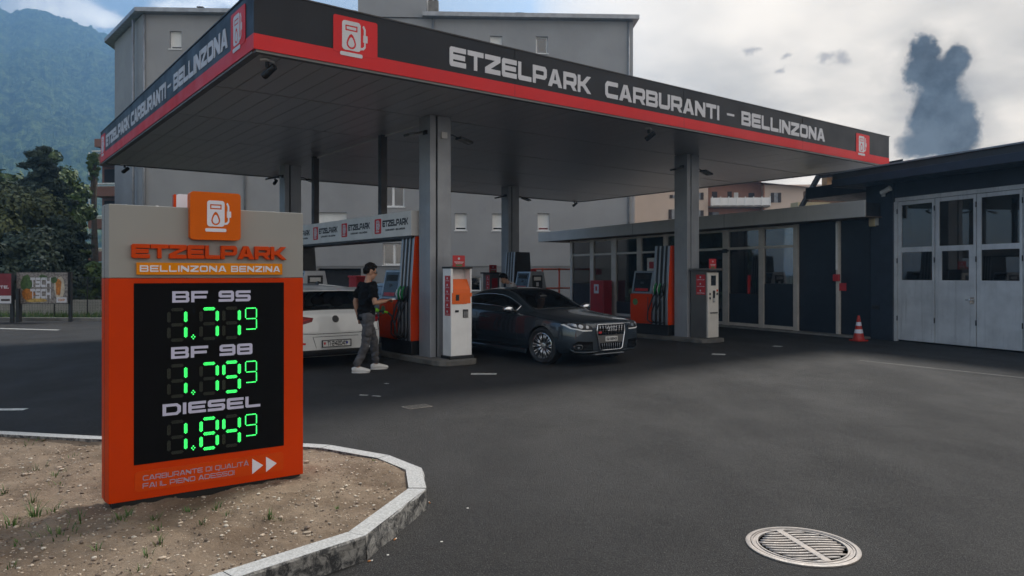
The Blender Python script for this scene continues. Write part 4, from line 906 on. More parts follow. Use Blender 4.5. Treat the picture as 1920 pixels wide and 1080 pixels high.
MB().box(-.2, KL, -4.4, -4.2, 0, 3.04).build('rear_wall', pm('shop_wall', (.22, .2, .18), .8, var=.2, scale=1.5), kio); MB().box(KL - .12, KL, -4.19, -.02, 0, 3.04).build('end_wall', M_FASC, kio); MB().box(-.2, KL - .13, -4.19, -.1, .0, .06).build('shop_floor', pm('shop_floor', (.12, .11, .1), .5), kio)
MB().box(.0, KL + .2, -.12, .25, .0, .05).build('threshold', M_CONC, kio)
posts = [(.85, .95), (2.2, 2.35), (3.43, 3.62), (4.85, 5.1), (6.29, 6.45), (7.76, 7.96), (9.2, 9.45), (10.74, 11.04), (12.25, 12.5), (13.82, 13.98)]
for a, b in posts: MB().box(a, b, -.06, .06, .0505, 3.03).build('mullion', M_FRAME, kio, bevel=.008)
lowz = {1: 1.36, 2: 1.04, 3: .55, 4: .55, 5: .55, 6: .6, 7: 1.0, 8: 1.27}
for i in range(1, len(posts) - 1):
    a, b = posts[i][1], posts[i + 1][0]
    for z in (.08, 2.42, 2.98): MB().box(a + .002, b - .002, -.045, .045, z - .03 if z > .1 else .06, z + .04 if z > .1 else .15).build('transom', M_FRAME, kio)
    lz = lowz[i]; MB().box(a + .002, b - .002, -.02, .02, .152, lz).build('lower_panel', M_PANEL, kio)
    MB().box(a + .002, b - .002, -.004, .004, lz + .002, 2.388).build('pane', M_SHOPGL, kio); MB().box(a + .002, b - .002, -.004, .004, 2.462, 2.948).build('pane', M_SHOPGL, kio)
for a, b in ((.0, .845), (.955, 2.195)): MB().box(a, b, -.05, -.01, .06, 3.03).build('blind_panel', M_PANEL, kio)
MB().box(4.88, 5.0, .065, .16, 2.3, 2.42).box(4.72, 5.16, .16, .22, 2.33, 2.39).build('door_closer', M_PLBLACK, kio)
MB().tube([(.9, .09, 1.75), (.9, .09, 2.98)], .025, 8).build('conduit', M_PVC, kio)
# things inside the kiosk: shelving, counter, notices
def shop_box(name, lab, cat, x0, x1, y0, y1, z0, z1, m, n=3):
    e = empty(name, kio.matrix_basis @ Vector(((x0 + x1) / 2, (y0 + y1) / 2, z0)) if False else (Matrix.Translation(K0) @ Matrix.Rotation(KA, 4, 'Z')) @ Vector(((x0 + x1) / 2, (y0 + y1) / 2, z0)), KA, lab, cat)
    w, d, h = (x1 - x0) / 2, (y1 - y0) / 2, z1 - z0
    MB().box(-w, w, -d, d, 0, .06).box(-w, w, -d, -d + .04, .0605, h).build('carcass', m, e)
    for k in range(1, n): MB().box(-w, w, -d + .041, d, h * k / n, h * k / n + .03).build('shelf', m, e); MB().box(-w * .9, w * .8, -d + .06, d - .05, h * k / n + .0305, h * k / n + h / n * .7).build('goods', random.choice((M_STICKER, M_BEAM, M_CREAM, M_PGREY)), e)
    return e
shop_box('shelf_unit', 'tall shelf of red goods behind the left kiosk panes', 'shelf', 9.6, 11.6, -3.6, -2.8, .06, 2.3, M_STICKER, 4)
shop_box('shelf_unit', 'grey shelf unit behind the middle kiosk panes', 'shelf', 6.0, 8.6, -3.7, -3.0, .06, 2.1, M_BEAM, 4)
shop_box('counter', 'low pale counter behind the right kiosk panes', 'counter', 2.7, 5.2, -2.4, -1.7, .06, 1.15, M_CREAM, 2)
o = MB().box(0, .34, 0, .004, 0, .62).build('paper_notice', pm('yellowed_paper', (.42, .42, .27), .8), loc=(Matrix.Translation(K0) @ Matrix.Rotation(KA, 4, 'Z')) @ Vector((12.85, -.02, 1.3)), rz=KA); tag(o, 'yellowish paper notice taped inside the far left kiosk pane', 'notice')
e = empty('framed_notice', (Matrix.Translation(K0) @ Matrix.Rotation(KA, 4, 'Z')) @ Vector((8.4, .005, 1.72)), KA, 'small cream framed notice on the kiosk glass above the orange pump', 'notice'); MB().box(0, .5, 0, .012, 0, .5).build('board', M_CREAM, e); MB().box(.12, .38, .0125, .015, .12, .36).build('picture', M_STICKER, e)
e = empty('hose_cabinet', (Matrix.Translation(K0) @ Matrix.Rotation(KA, 4, 'Z')) @ Vector((11.35, .32, .05)), KA, 'red fire hose cabinet with white symbol in front of the kiosk', 'cabinet')
MB().box(-.45, .45, -.2, .2, .0, 1.35).build('body', pm('fire_red', (.42, .012, .018), .4), e, bevel=.015); MB().box(-.42, .42, .2005, .215, .03, 1.32).build('door', pm('fire_red', (.42, .012, .018), .4), e, bevel=.006); MB().box(-.16, .16, .2155, .218, .85, 1.2).build('symbol', M_FWHITE, e); MB().box(-.06, .06, .2185, .22, .95, 1.12).build('symbol_figure', M_STICKER, e)
e = empty('fire_switch', (Matrix.Translation(K0) @ Matrix.Rotation(KA, 4, 'Z')) @ Vector((.9, .06, 1.3)), KA, 'small red emergency stop on the kiosk post beside the dark panel', 'switch'); MB().box(-.09, .09, 0, .07, .15, .33).build('switch_box', M_STICKER, e, bevel=.01); MB().box(-.25, -.02, -.03, -.005, -.1, .1).build('plate', M_STICKER, e)

# ================================================================== WORKSHOP
g0 = Vector((9.4, 18.0, 0)); gd = Vector((.379, -.925, 0)).normalized(); GA = math.atan2(gd.y, gd.x)
# local x runs from the dark pillar towards the camera side; local -y points to the forecourt
ws = empty('workshop', g0, GA, 'dark blue workshop with grey folding doors at the right edge', 'building')
M_WSB = pm('dark_blue_render', (.022, .03, .045), .6, var=.15, scale=1.5, bump=.2, bscale=60); M_WSF = pm('dark_blue_fascia', (.026, .034, .05), .5, var=.12)
M_DOOR = pm('grey_blue_door', (.58, .59, .6), .55, metal=.05, var=.14, scale=1.6, streak=.65)
M_WGL = glassm('workshop_glass', (.22, .22, .22), .06, .015, .1)
MB().box(-.86, -.06, -.05, .9, 0, 3.95).build('pillar', M_WSB, ws, bevel=.01)
MB().box(-.05, 8, .02, .5, 3.5, 3.95).build('lintel', M_WSB, ws)
MB().box(-1.3, 8, -.75, 9, 3.86, 4.05).build('eaves', M_WSF, ws, bevel=.01); MB().box(-1.3, 8, -.72, 9, 4.0505, 4.2).build('gutter_band', pm('roof_band', (.06, .058, .055), .5, metal=.3), ws); MB().box(-1.3, 8, -.78, 9, 4.2005, 4.235).build('roof_cap', M_ZINC, ws)
MB().box(-3.9, -1.31, .9, 9, 3.86, 4.2).build('side_eaves', M_WSF, ws); MB().box(-2.9, -.87, 1.2, 8, 0, 3.39).build('side_wall', M_WSB, ws)
MB().box(-.05, 8, 8.5, 8.8, 0, 3.9).build('rear_wall', pm('workshop_wall', (.14, .13, .12), .9, var=.25), ws); MB().box(-.05, 8, .3, 8.49, .0, .012).build('workshop_floor', M_CONC, ws); MB().box(7.8, 8, .1, 8.49, .013, 3.9).build('end_wall', M_WSB, ws); MB().box(-.0605, -.01, .55, 8.49, .013, 3.9).build('party_wall', M_WSB, ws)
MB().box(-.02, 8, -.02, .04, 3.4, 3.49).build('door_head', M_DOOR, ws); MB().box(-.055, .03, -.02, .04, 0, 3.4).build('door_post', M_DOOR, ws)
for i, (a, b) in enumerate(((.04, 1.02), (1.04, 2.02), (2.04, 3.02), (3.04, 4.02), (4.04, 5.02))):
    leaf = MB().prism([rect(a, b, .04, 3.39), rect(a + .1, b - .06, 2.28, 3.3), rect(a + (.1 if i != 1 else .16), b - (.06 if i != 1 else .16), 1.49, 2.16)], .0, .06, 'xz').build('door_leaf', M_DOOR, ws, bevel=.004)
    MB().box(a + .102, b - .062, .02, .026, 2.281, 3.299).build('pane', M_WGL, leaf); MB().box(a + (.102 if i != 1 else .162), b - (.062 if i != 1 else .162), .02, .026, 1.492, 2.158).build('pane', M_WGL, leaf)
    MB().prism([rect(a + .05, b - .03, .1, 1.44), rect(a + .065, b - .045, .115, 1.425)], -.004, -.0005, 'xz').build('panel_fold', M_DOOR, leaf)
    for z in (.5, 1.9, 3.1): MB().lathe([(.014, 0), (.014, .12)], (a - .01, -.012, z), n=8).build('hinge', M_STEEL, leaf)
    if i == 1: MB().box(b - .13, b - .03, -.014, -.001, .98, 1.12).build('lock_plate', M_CHROME, leaf); MB().tube([(b - .08, -.015, 1.06), (b - .08, -.06, 1.06), (b - .2, -.06, 1.06)], .012, 8).build('handle', M_CHROME, leaf, smooth=True)
for (x0_, x1_, y0_, y1_, h_, m_, nm, lab, cat) in ((.5, 2.4, 2.2, 4.2, 1.45, M_STICKER, 'red_machine', 'red machine standing inside the workshop behind the door panes', 'machine'), (2.5, 4.6, 2.5, 4.5, 1.2, M_BEAM, 'workbench', 'pale workbench inside the workshop behind the right doors', 'workbench')):
    c = (Matrix.Translation(g0) @ Matrix.Rotation(GA, 4, 'Z')) @ Vector(((x0_ + x1_) / 2, (y0_ + y1_) / 2, .013)); e = empty(nm, c, GA, lab, cat); w, d = (x1_ - x0_) / 2, (y1_ - y0_) / 2
    for sx in (-1, 1):
        for sy in (-1, 1): MB().box(sx * (w - .08) - .05, sx * (w - .08) + .05, sy * (d - .08) - .05, sy * (d - .08) + .05, 0, h_ - .3).build('leg', M_STEEL, e)
    MB().box(-w, w, -d, d, h_ - .2995, h_).build('body', m_, e, bevel=.03); MB().prism([(-w * .6, 0), (w * .5, 0), (w * .2, .5), (-w * .3, .6)], -.3, .3, 'xz').xf(Matrix.Translation((0, 0, h_))).build('hood', m_, e)
def on_ws(x, y, z): return (Matrix.Translation(g0) @ Matrix.Rotation(GA, 4, 'Z')) @ Vector((x, y, z))
e = empty('wall_lamp', on_ws(-.6, -.05, 2.85), GA, 'small yellowish wall lamp on the dark blue pillar', 'lamp'); MB().box(-.09, .09, -.1, -.001, -.02, .22).build('housing', pm('yellowed_plastic', (.5, .42, .25), .5), e, bevel=.02); MB().box(.0905, .13, -.08, -.001, 0, .2).build('side_lens', M_LENS, e)
e = empty('security_camera', on_ws(-.32, -.05, 3.62), GA, 'white bullet camera on the workshop pillar under the eaves', 'camera'); MB().box(-.05, .05, -.02, -.001, -.06, .06).build('mount_plate', M_PVC, e); MB().lathe([(.03, -.02), (.06, 0), (.06, .24), (.07, .26), (.05, .27)], n=14).xf(Matrix.Translation((.02, -.1, .02)) @ Matrix.Rotation(R(70), 4, 'Y')).build('barrel', M_PVC, e, smooth=True, sharp=40); MB().tube([(0, -.02, 0), (.05, -.08, .02)], .02, 8).build('arm', M_PVC, e)
e = empty('spotlight_pair', on_ws(-.86, .2, 2.75), GA, 'twin grey spotlights at the corner of the dark pillar and kiosk', 'lamp')
for z in (0, .17): MB().lathe([(.02, -.08), (.06, -.05), (.075, .06), (.06, .07)], n=14).xf(Matrix.Translation((-.1, -.12, z)) @ Matrix.Rotation(R(70), 4, 'X')).build('lamp_head', M_ALU, e, smooth=True, sharp=40)
MB().box(-.1, -.001, -.1, 0, -.03, .2).build('bracket', M_STEEL, e)
e = empty('wall_socket', on_ws(-.55, -.05, .75), GA, 'dark double wall socket low on the blue pillar', 'socket'); MB().box(-.11, .11, -.02, -.001, 0, .1).build('cover', M_STEEL, e); 
for x in (-.055, .055): MB().lathe([(.03, -.001), (.03, .004)], (x, -.024, .05), 'y', 12).build('socket_face', M_PLBLACK, e)
# traffic cone
M_CONE = pm('cone_red', (.45, .022, .01), .5, var=.12); g = G(1610, 639)
cone = empty('traffic_cone', (g.x, g.y, 0), .3, 'red and white traffic cone beside the dark kiosk panel', 'traffic cone')
MB().prism(rrect(-.165, .165, -.165, .165, .04), 0, .03, 'xy').build('base', M_WHITEP if False else M_CONE, cone, bevel=.008)
zs = [.03, .09, .19, .285, .37, .46, .55, .62]; rr_ = [.14, .125, .105, .086, .07, .054, .04, .028]
for k in range(7): MB().lathe([(rr_[k], zs[k] + .0005), (rr_[k + 1], zs[k + 1] - .0005)], n=20).build('red_band' if k not in (2, 4) else 'white_band', M_WHITEP if k in (2, 4) else M_CONE, cone, smooth=True, sharp=50)
# orange barrier left of the kiosk
M_BARR = pm('barrier_orange', (.62, .09, .03), .5, var=.12); a_ = P(1000, 560, 30.5); b_ = P(1072, 560, 31.5)
dr = Vector((b_.x - a_.x, b_.y - a_.y, 0)); bar = empty('barrier', (a_.x, a_.y, 0), math.atan2(dr.y, dr.x), 'orange tubular barrier between the far pump and the kiosk', 'barrier'); L_ = dr.length
for z in (1.05, 1.85): MB().tube([(0, 0, z), (L_, 0, z)], .035, 8).build('rail', M_BARR, bar, smooth=True)
for x in (.45, 1.3): MB().tube([(x, -.0, 0), (x, 0, 1.9)], .04, 8).build('post', M_BARR, bar, smooth=True); MB().box(x - .25, x + .25, -.05, .05, 0, .02).build('foot', M_BARR, bar)
MB().box(-.12, .12, -.05, .05, 1.62, 1.86).build('sign_plate', M_STICKER, bar)

# ================================================================== LEFT: FENCE, BILLBOARDS, TREES
def billboard(x0, x1, yt, yb, d, label, kind):
    a, b = P(x0, yb, d), P(x1, yt, d); w, h = b.x - a.x, b.z - a.z
    e = empty('billboard', (a.x, d, 0), 0, label, 'billboard', 'billboards along the road')
    MB().box(0, w, 0, .05, a.z, b.z).build('board', M_STEEL, e); o = (0, a.z)
    return e, w, h, a.z
M_POST = pm('black_post', (.012, .012, .013), .5)
dB = 25.2
e, w, h, zb = billboard(30, 128, 510, 570, dB, 'billboard poster of food reading TSCH TSCH by the road', 0)
M_POSTER = bpy.data.materials.new('food_poster'); M_POSTER.use_nodes = True; t = NT(M_POSTER.node_tree); b = t.n['Principled BSDF']; co = t.node('ShaderNodeTexCoord').outputs['Object']
pl = t.noise(co, 1.3, 3, .5); c = t.mix(t.smooth(t.noise(co, 14., 5, .6), .4, .6), (.14, .12, .11), (.3, .27, .25)); b.inputs['Roughness'].default_value = .5
t.put(b.inputs['Base Color'], c)
pst = MB().box(.02, w - .02, -.006, -.001, zb + .02, zb + h - .02).build('poster', M_POSTER, e)
def pblob(cx, cz, rx, rz_, m, nm, k=0):
    pts = [(cx + rx * random.uniform(.75, 1.1) * math.cos(a), cz + rz_ * random.uniform(.75, 1.1) * math.sin(a)) for a in [i * 6.283 / 14 for i in range(14)]]
    MB().prism(pts, -.009 - k * .002, -.0065 - k * .001, 'xz').build(nm, m, pst)
PG, PO, PY, PC = pm('print_green', (.05, .1, .02), .5, var=.5, scale=12), pm('print_orange', (.45, .16, .02), .5, var=.4, scale=12), pm('print_yellow', (.5, .33, .08), .5, var=.4, scale=12), pm('print_cream', (.5, .44, .34), .5, var=.2)
zc = zb + h / 2
pblob(.36, zc + .16, .2, .32, PG, 'printed_leaves'); pblob(.42, zc - .22, .24, .2, PO, 'printed_food', 1); pblob(.7, zc - .42, .4, .08, PY, 'printed_food'); pblob(1.5, zc + .02, .2, .42, PC, 'printed_plate'); pblob(1.46, zc + .04, .11, .34, PO, 'printed_food', 1); pblob(1.3, zc + .28, .12, .12, PG, 'printed_leaves', 2); pblob(.92, zc + .36, .16, .1, PG, 'printed_leaves')
mb = MB(); text(mb, 'TSCH', .5, zc + .03, .33, .7, 1., gap=.4, h0=-.016, h1=-.013); mb.build('lettering', M_FWHITE, pst)
mb = MB(); text(mb, 'TSCH', .5, zc - .36, .33, .7, 1., gap=.4, h0=-.016, h1=-.013); mb.build('lettering', M_FWHITE, pst)
MB().box(1.39, 1.74, -.011, -.0065, zb + .05, zb + .23).build('logo_field', M_FWHITE, pst); mb = MB(); text(mb, 'COOP', 1.45, zb + .1, .075, .23, 1., h0=-.014, h1=-.0115); mb.build('logo_text', PO, pst)
MB().box(.84, 1.0, -.0, .06, zb + h + .001, zb + h + .05).build('clip', M_STEEL, e)
for x in (.01, w - .03): MB().box(x, x + .1, .051, .14, -.05, zb + h - .05 if x < 1 else zb + h).build('post', M_POST, e)
e, w, h, zb = billboard(-60, 22, 512, 570, dB - .3, 'red and white billboard cut off by the left edge', 1)
MB().box(.0, w - .02, -.006, -.001, zb + h * .27, zb + h - .02).build('red_field', pm('billboard_red', (.2, .01, .018), .5), e); MB().box(0, w - .02, -.006, -.001, zb + .02, zb + h * .268).build('white_field', M_FWHITE, e)
mb = MB(); text(mb, 'UTE.', w - .53, zb + h * .5, .1, .43, 1., h0=-.009, h1=-.0065); mb.build('lettering', M_FWHITE, e); MB().box(w - .36, w - .06, -.009, -.0065, zb + .1, zb + .17).build('small_print', M_SHUT, e)
MB().box(w - .1, w + .01, .051, .14, -.05, zb + h).build('post', M_POST, e); MB().box(w + .1, w + .2, .051, .14, -.05, 1.15).build('post', M_POST, e); MB().box(.02, .12, .051, .14, -.05, zb + h).build('post', M_POST, e)
# chain link fence behind the billboards
fe = empty('mesh_fence', (-28, 27.6, 0), R(-3.2), 'thin dark wire mesh fence behind the billboards', 'fence')
MB().add([], [])
for k in range(14): MB().tube([(k * 1.25, 0, -.05), (k * 1.25, 0, 1.55)], .025, 6).build('post', M_POST, fe)
for z in (.1, .8, 1.5): MB().tube([(0, 0, z), (16.3, 0, z)], .012, 5).build('rail_wire', M_POST, fe)
mb = MB()
for k in range(163):
    x = k * .1; mb.box(x - .002, x + .002, -.002, .002, .1, 1.5)
for k in range(14): mb.box(0, 16.3, -.0015, .0015, .1 + k * .1, .1035 + k * .1)
tag(mb.build('wire_mesh', M_POST, fe), kind='stuff')
gw = MB().box(-24, -14.5, 29.0, 29.25, 0, .62).build('garden_wall', pm('pale_concrete', (.3, .28, .25), .9, var=.15, scale=1.5, streak=.3)); tag(gw, 'low pale concrete garden wall behind the mesh fence', 'wall')
# roadside grass
mb = MB()
for k in range(2600):
    x = random.uniform(-27, -14); y = 26.0 + (-14.2 - x) * .072 + random.uniform(.1, 2.4); hgt = random.uniform(.08, .3); a = random.uniform(0, 6.28); w = .02
    mb.add([(x - w * math.sin(a), y + w * math.cos(a), .01), (x + w * math.sin(a), y - w * math.cos(a), .01), (x + hgt * .3 * math.cos(a), y + hgt * .3 * math.sin(a), hgt)], [(0, 1, 2)], random.choice((0, 0, 1)))
tag(mb.build('roadside_grass', M_GRASS, recalc=False), 'uneven grass verge growing along the fence', 'grass', kind='stuff')

# trees
def leafm(name, c, c2):
    if name in MATS: return MATS[name]
    m = bpy.data.materials.new(name); m.use_nodes = True; t = NT(m.node_tree); b = t.n['Principled BSDF']; co = t.node('ShaderNodeTexCoord').outputs['Object']
    t.put(b.inputs['Base Color'], t.mix(t.smooth(t.noise(co, .7, 5, .7), .3, .7), c, c2)); b.inputs['Roughness'].default_value = .6; b.inputs['Specular IOR Level'].default_value = .3
    MATS[name] = m; return m
L_DK, L_MD, L_LT = leafm('needles_dark', (.016, .03, .021), (.045, .065, .038)), leafm('leaves_mid', (.04, .075, .02), (.1, .15, .04)), leafm('leaves_light', (.07, .13, .025), (.14, .2, .05))
M_BARK = pm('bark', (.06, .045, .033), .95, var=.3, scale=6, bump=.6, bscale=30)
def tree(name, label, x, y, hgt, rad, mat, kind='round', leaves=9000, size=.22, base=.12):
    e = empty(name, (x, y, 0), random.uniform(0, 6), label, 'tree', 'trees beyond the fence'); rnd = random.Random(int(x * 77 + y * 13))
    tr = MB(); tr.tube([(0, 0, -.1), (.05, .02, hgt * .3), (0, .05, hgt * .6), (0, 0, hgt * .93)], [hgt * .03, hgt * .024, hgt * .014, .03], 10)
    mb = MB(); clumps = []
    if kind == 'cone':
        nl = int(hgt * 3.2)
        for k in range(nl):
            f = k / nl; z = hgt * (base + (1 - base) * f); r = rad * (1 - f) ** .8 * rnd.uniform(.75, 1.12) + .12
            for q in range(6 if f < .8 else 3):
                a = rnd.uniform(0, 6.28); tr.tube([(0, 0, z), (r * .85 * math.cos(a), r * .85 * math.sin(a), z - r * .12)], [.05, .012], 5)
                for s in (.35, .6, .85, 1.): clumps.append((r * s * math.cos(a), r * s * math.sin(a), z - r * .14 * s + rnd.uniform(-.1, .1), .25 + .22 * r * .4, .16))
    else:
        for k in range(46):
            th = rnd.uniform(0, 6.28); ph_ = math.acos(rnd.uniform(-.75, 1)); q = rnd.uniform(.45, 1.)
            c = (rad * q * math.sin(ph_) * math.cos(th), rad * q * math.sin(ph_) * math.sin(th), hgt * (base + (1 - base) * .5) + hgt * (1 - base) * .5 * q * math.cos(ph_)); cr = rad * rnd.uniform(.24, .42); clumps.append((*c, cr, cr * .8))
            if k % 3 == 0: tr.tube([(0, 0, hgt * rnd.uniform(.25, .5)), (c[0] * .5, c[1] * .5, c[2] * .75), c], [hgt * .012, hgt * .007, .015], 5)
    per = max(1, int(leaves * (1.7 if kind == 'round' else 1.3)) // len(clumps))
    for cx, cy, cz, cr, ch in clumps:
        for _ in range(per):
            v = Vector((rnd.gauss(0, 1), rnd.gauss(0, 1), rnd.gauss(0, 1))); v.normalize(); v *= rnd.uniform(.45, 1.08); p = Vector((cx + v.x * cr, cy + v.y * cr, cz + v.z * ch))
            n = (v + Vector((rnd.uniform(-.7, .7), rnd.uniform(-.7, .7), rnd.uniform(-.2, .9)))).normalized(); a = n.orthogonal().normalized(); b = n.cross(a); an = rnd.uniform(0, 6.28); a, b = a * math.cos(an) + b * math.sin(an), b * math.cos(an) - a * math.sin(an); s = size * rnd.uniform(.5, 1.2)
            w = .3 if kind == 'cone' else .55
            mb.add([p - a * s, p + b * s * w, p + a * s, p - b * s * w], [(0, 1, 2, 3)])
    tr.build('trunk', M_BARK, e, smooth=True); mb.build('crown', mat, e, recalc=False); return e
def tp(px, d): return (px - 960) / F * d
tree('conifer', 'tall dark conifer towering over the poster with white lettering', tp(75, 40), 40, 8.7, 3.0, L_DK, 'cone', 30000, .17)
tree('broadleaf_tree', 'dense green tree at the back right of the dark conifer', tp(100, 50), 50, 10.0, 2.0, L_MD, 'round', 16000, .17)
tree('broadleaf_tree', 'olive green bushy tree at the left edge in front of the conifer', tp(15, 34), 34, 6.1, 2.6, leafm('leaves_olive', (.04, .055, .02), (.1, .115, .04)), 'round', 22000, .12, .05)
tree('broadleaf_tree', 'light green leafy tree between the conifer and the terracotta block', tp(116, 44), 44, 7.4, 1.3, L_LT, 'round', 14000, .13, .05)
tree('conifer', 'smaller dark fir standing right behind the poster billboard', tp(112, 33), 33, 4.4, 1.15, L_DK, 'cone', 14000, .11, .03)
tree('broadleaf_tree', 'low dark shrub tree behind the red billboard', tp(40, 31), 31, 3.6, 1.9, L_DK, 'round', 14000, .11, .02)
tree('shrub', 'small bright green shrub beside the sign below the balconies', tp(180, 36), 36, 2.2, .9, L_MD, 'round', 3500, .14, .02)
tree('broadleaf_tree', 'tree on the roof terrace level left of the canopy corner', tp(176, 58), 58, 11.4, .4, L_MD, 'round', 2500, .16, .75)
tree('broadleaf_tree', 'yellow green tree cut off by the left edge', tp(-40, 42), 42, 8., 2.8, L_MD, 'round', 7000, .25, .05)
for px, d, hh, r in ((-160, 45, 9., 3.), (-300, 42, 8., 3.)): pass

# ================================================================== MOUNTAIN AND HAZE
ridge = [(-700, 30), (-400, -20), (-250, -50), (-60, -25), (0, 6), (18, 20), (34, 12), (70, 14), (95, 26), (125, 36), (150, 47), (172, 52), (188, 64), (205, 69), (237, 66), (330, 95), (450, 160), (600, 290), (760, 420), (880, 505)]
def ridge_y(x):
    for (a, ya), (b, yb) in zip(ridge, ridge[1:]):
        if a <= x <= b: return ya + (yb - ya) * (x - a) / (b - a)
NXm, NYm = 560, 200; vs = []; fs = []
for i in range(NXm + 1):
    f = i / NXm; px = -700 + 1580 * f; far = 1480
    zr = (HY - ridge_y(px)) / F * far
    for j in range(NYm + 1):
        s = j / NYm; d = 330 + (far - 330) * s; base = zr * (s ** 1.25)
        X = (px - 960) / F * d; p = Vector((X, d, 0)); env = min(1, s * 3) * (1 - s ** 6 * .75)
        big = noise.fractal(p * .0032 + Vector((9, 2, 0)), 1., 2., 4) * 48 * env; tex = (noise.cell(p * .11) * 3.2 + noise.noise(p * .07) * 5 + noise.noise(p * .16) * 3.2) * min(1, s * 6)
        vs.append((X, d, max(-3, base + big + tex - 3)))
for i in range(NXm):
    for j in range(NYm): a = i * (NYm + 1) + j; fs.append((a, a + NYm + 1, a + NYm + 2, a + 1))
M_MTN = bpy.data.materials.new('forested_slope'); M_MTN.use_nodes = True; t = NT(M_MTN.node_tree); b = t.n['Principled BSDF']; co = t.node('ShaderNodeTexCoord').outputs['Object']
c = t.mix(t.smooth(t.noise(co, .012, 6, .6), .3, .7), (.004, .014, .004), (.045, .08, .02)); c = t.mix(t.smooth(t.noise(co, .09, 6, .75), .42, .66), c, (.17, .22, .07)); c = t.mix(t.smooth(t.noise(co, .006, 7, .7, .8), .66, .72), c, (.2, .19, .15))
t.put(b.inputs['Base Color'], c); b.inputs['Roughness'].default_value = .95; b.inputs['Specular IOR Level'].default_value = .05
me = bpy.data.meshes.new('hill'); me.from_pydata(vs, [], fs); me.materials.append(M_MTN)
tag(link('hills', me), kind='structure')
hz_ = MB().box(-1900, 40, -70, 1580, -8, 665).build('haze', bpy.data.materials.new('hazy_air')); tag(hz_, 'pale blue summer haze over the valley', 'haze', kind='stuff')
m = hz_.data.materials[0]; m.use_nodes = True; t = NT(m.node_tree); t.n.remove(t.n['Principled BSDF']); pv = t.node('ShaderNodeVolumePrincipled'); pv.inputs['Color'].default_value = (.29, .58, 1., 1); pv.inputs['Density'].default_value = .0008; pv.inputs['Anisotropy'].default_value = .35
t.l.new(pv.outputs[0], t.n['Material Output'].inputs['Volume'])

# ================================================================== CARS
def paintm(name, col, flake=.3, rough=.3):
    m = bpy.data.materials.new(name); m.use_nodes = True; t = NT(m.node_tree); b = t.n['Principled BSDF']; co = t.node('ShaderNodeTexCoord').outputs['Object']
    c = t.mix(t.smooth(t.noise(co, 2.2, 5), .3, .7), tuple(q * .93 for q in col), tuple(min(1, q * 1.06) for q in col)); t.put(b.inputs['Base Color'], c)
    b.inputs['Metallic'].default_value = flake; b.inputs['Roughness'].default_value = rough; b.inputs['Coat Weight'].default_value = 1; b.inputs['Coat Roughness'].default_value = .04
    return m
M_COUPE, M_HATCH, M_HATCH2 = paintm('slate_blue_metallic', (.034, .046, .059), .45, .26), paintm('white_car_paint', (.62, .63, .62), .0, .35), paintm('champagne_metallic', (.2, .19, .17), .6, .35)
M_CARGL = glassm('car_glass', (.55, .58, .6), .06, .01); M_ARCH = pm('wheel_arch', (.006, .006, .006), .9); M_RIM = pm('polished_rim', (.5, .51, .53), .22, metal=.95, var=.05)
M_HLG = glassm('lamp_cover', (.85, .87, .9), .05, .01); M_TAIL = pm('tail_lamp_red', (.14, .004, .008), .2, spec=.25); M_LAMPW = pm('lamp_reflector', (.38, .4, .43), .25, metal=.6); M_SEAT = pm('dark_upholstery', (.02, .02, .022), .8)
M_PLATE = pm('plate_white', (.6, .6, .58), .45, var=.04)
def lerp2(a, b, f): return (a[0] + (b[0] - a[0]) * f, a[1] + (b[1] - a[1]) * f)
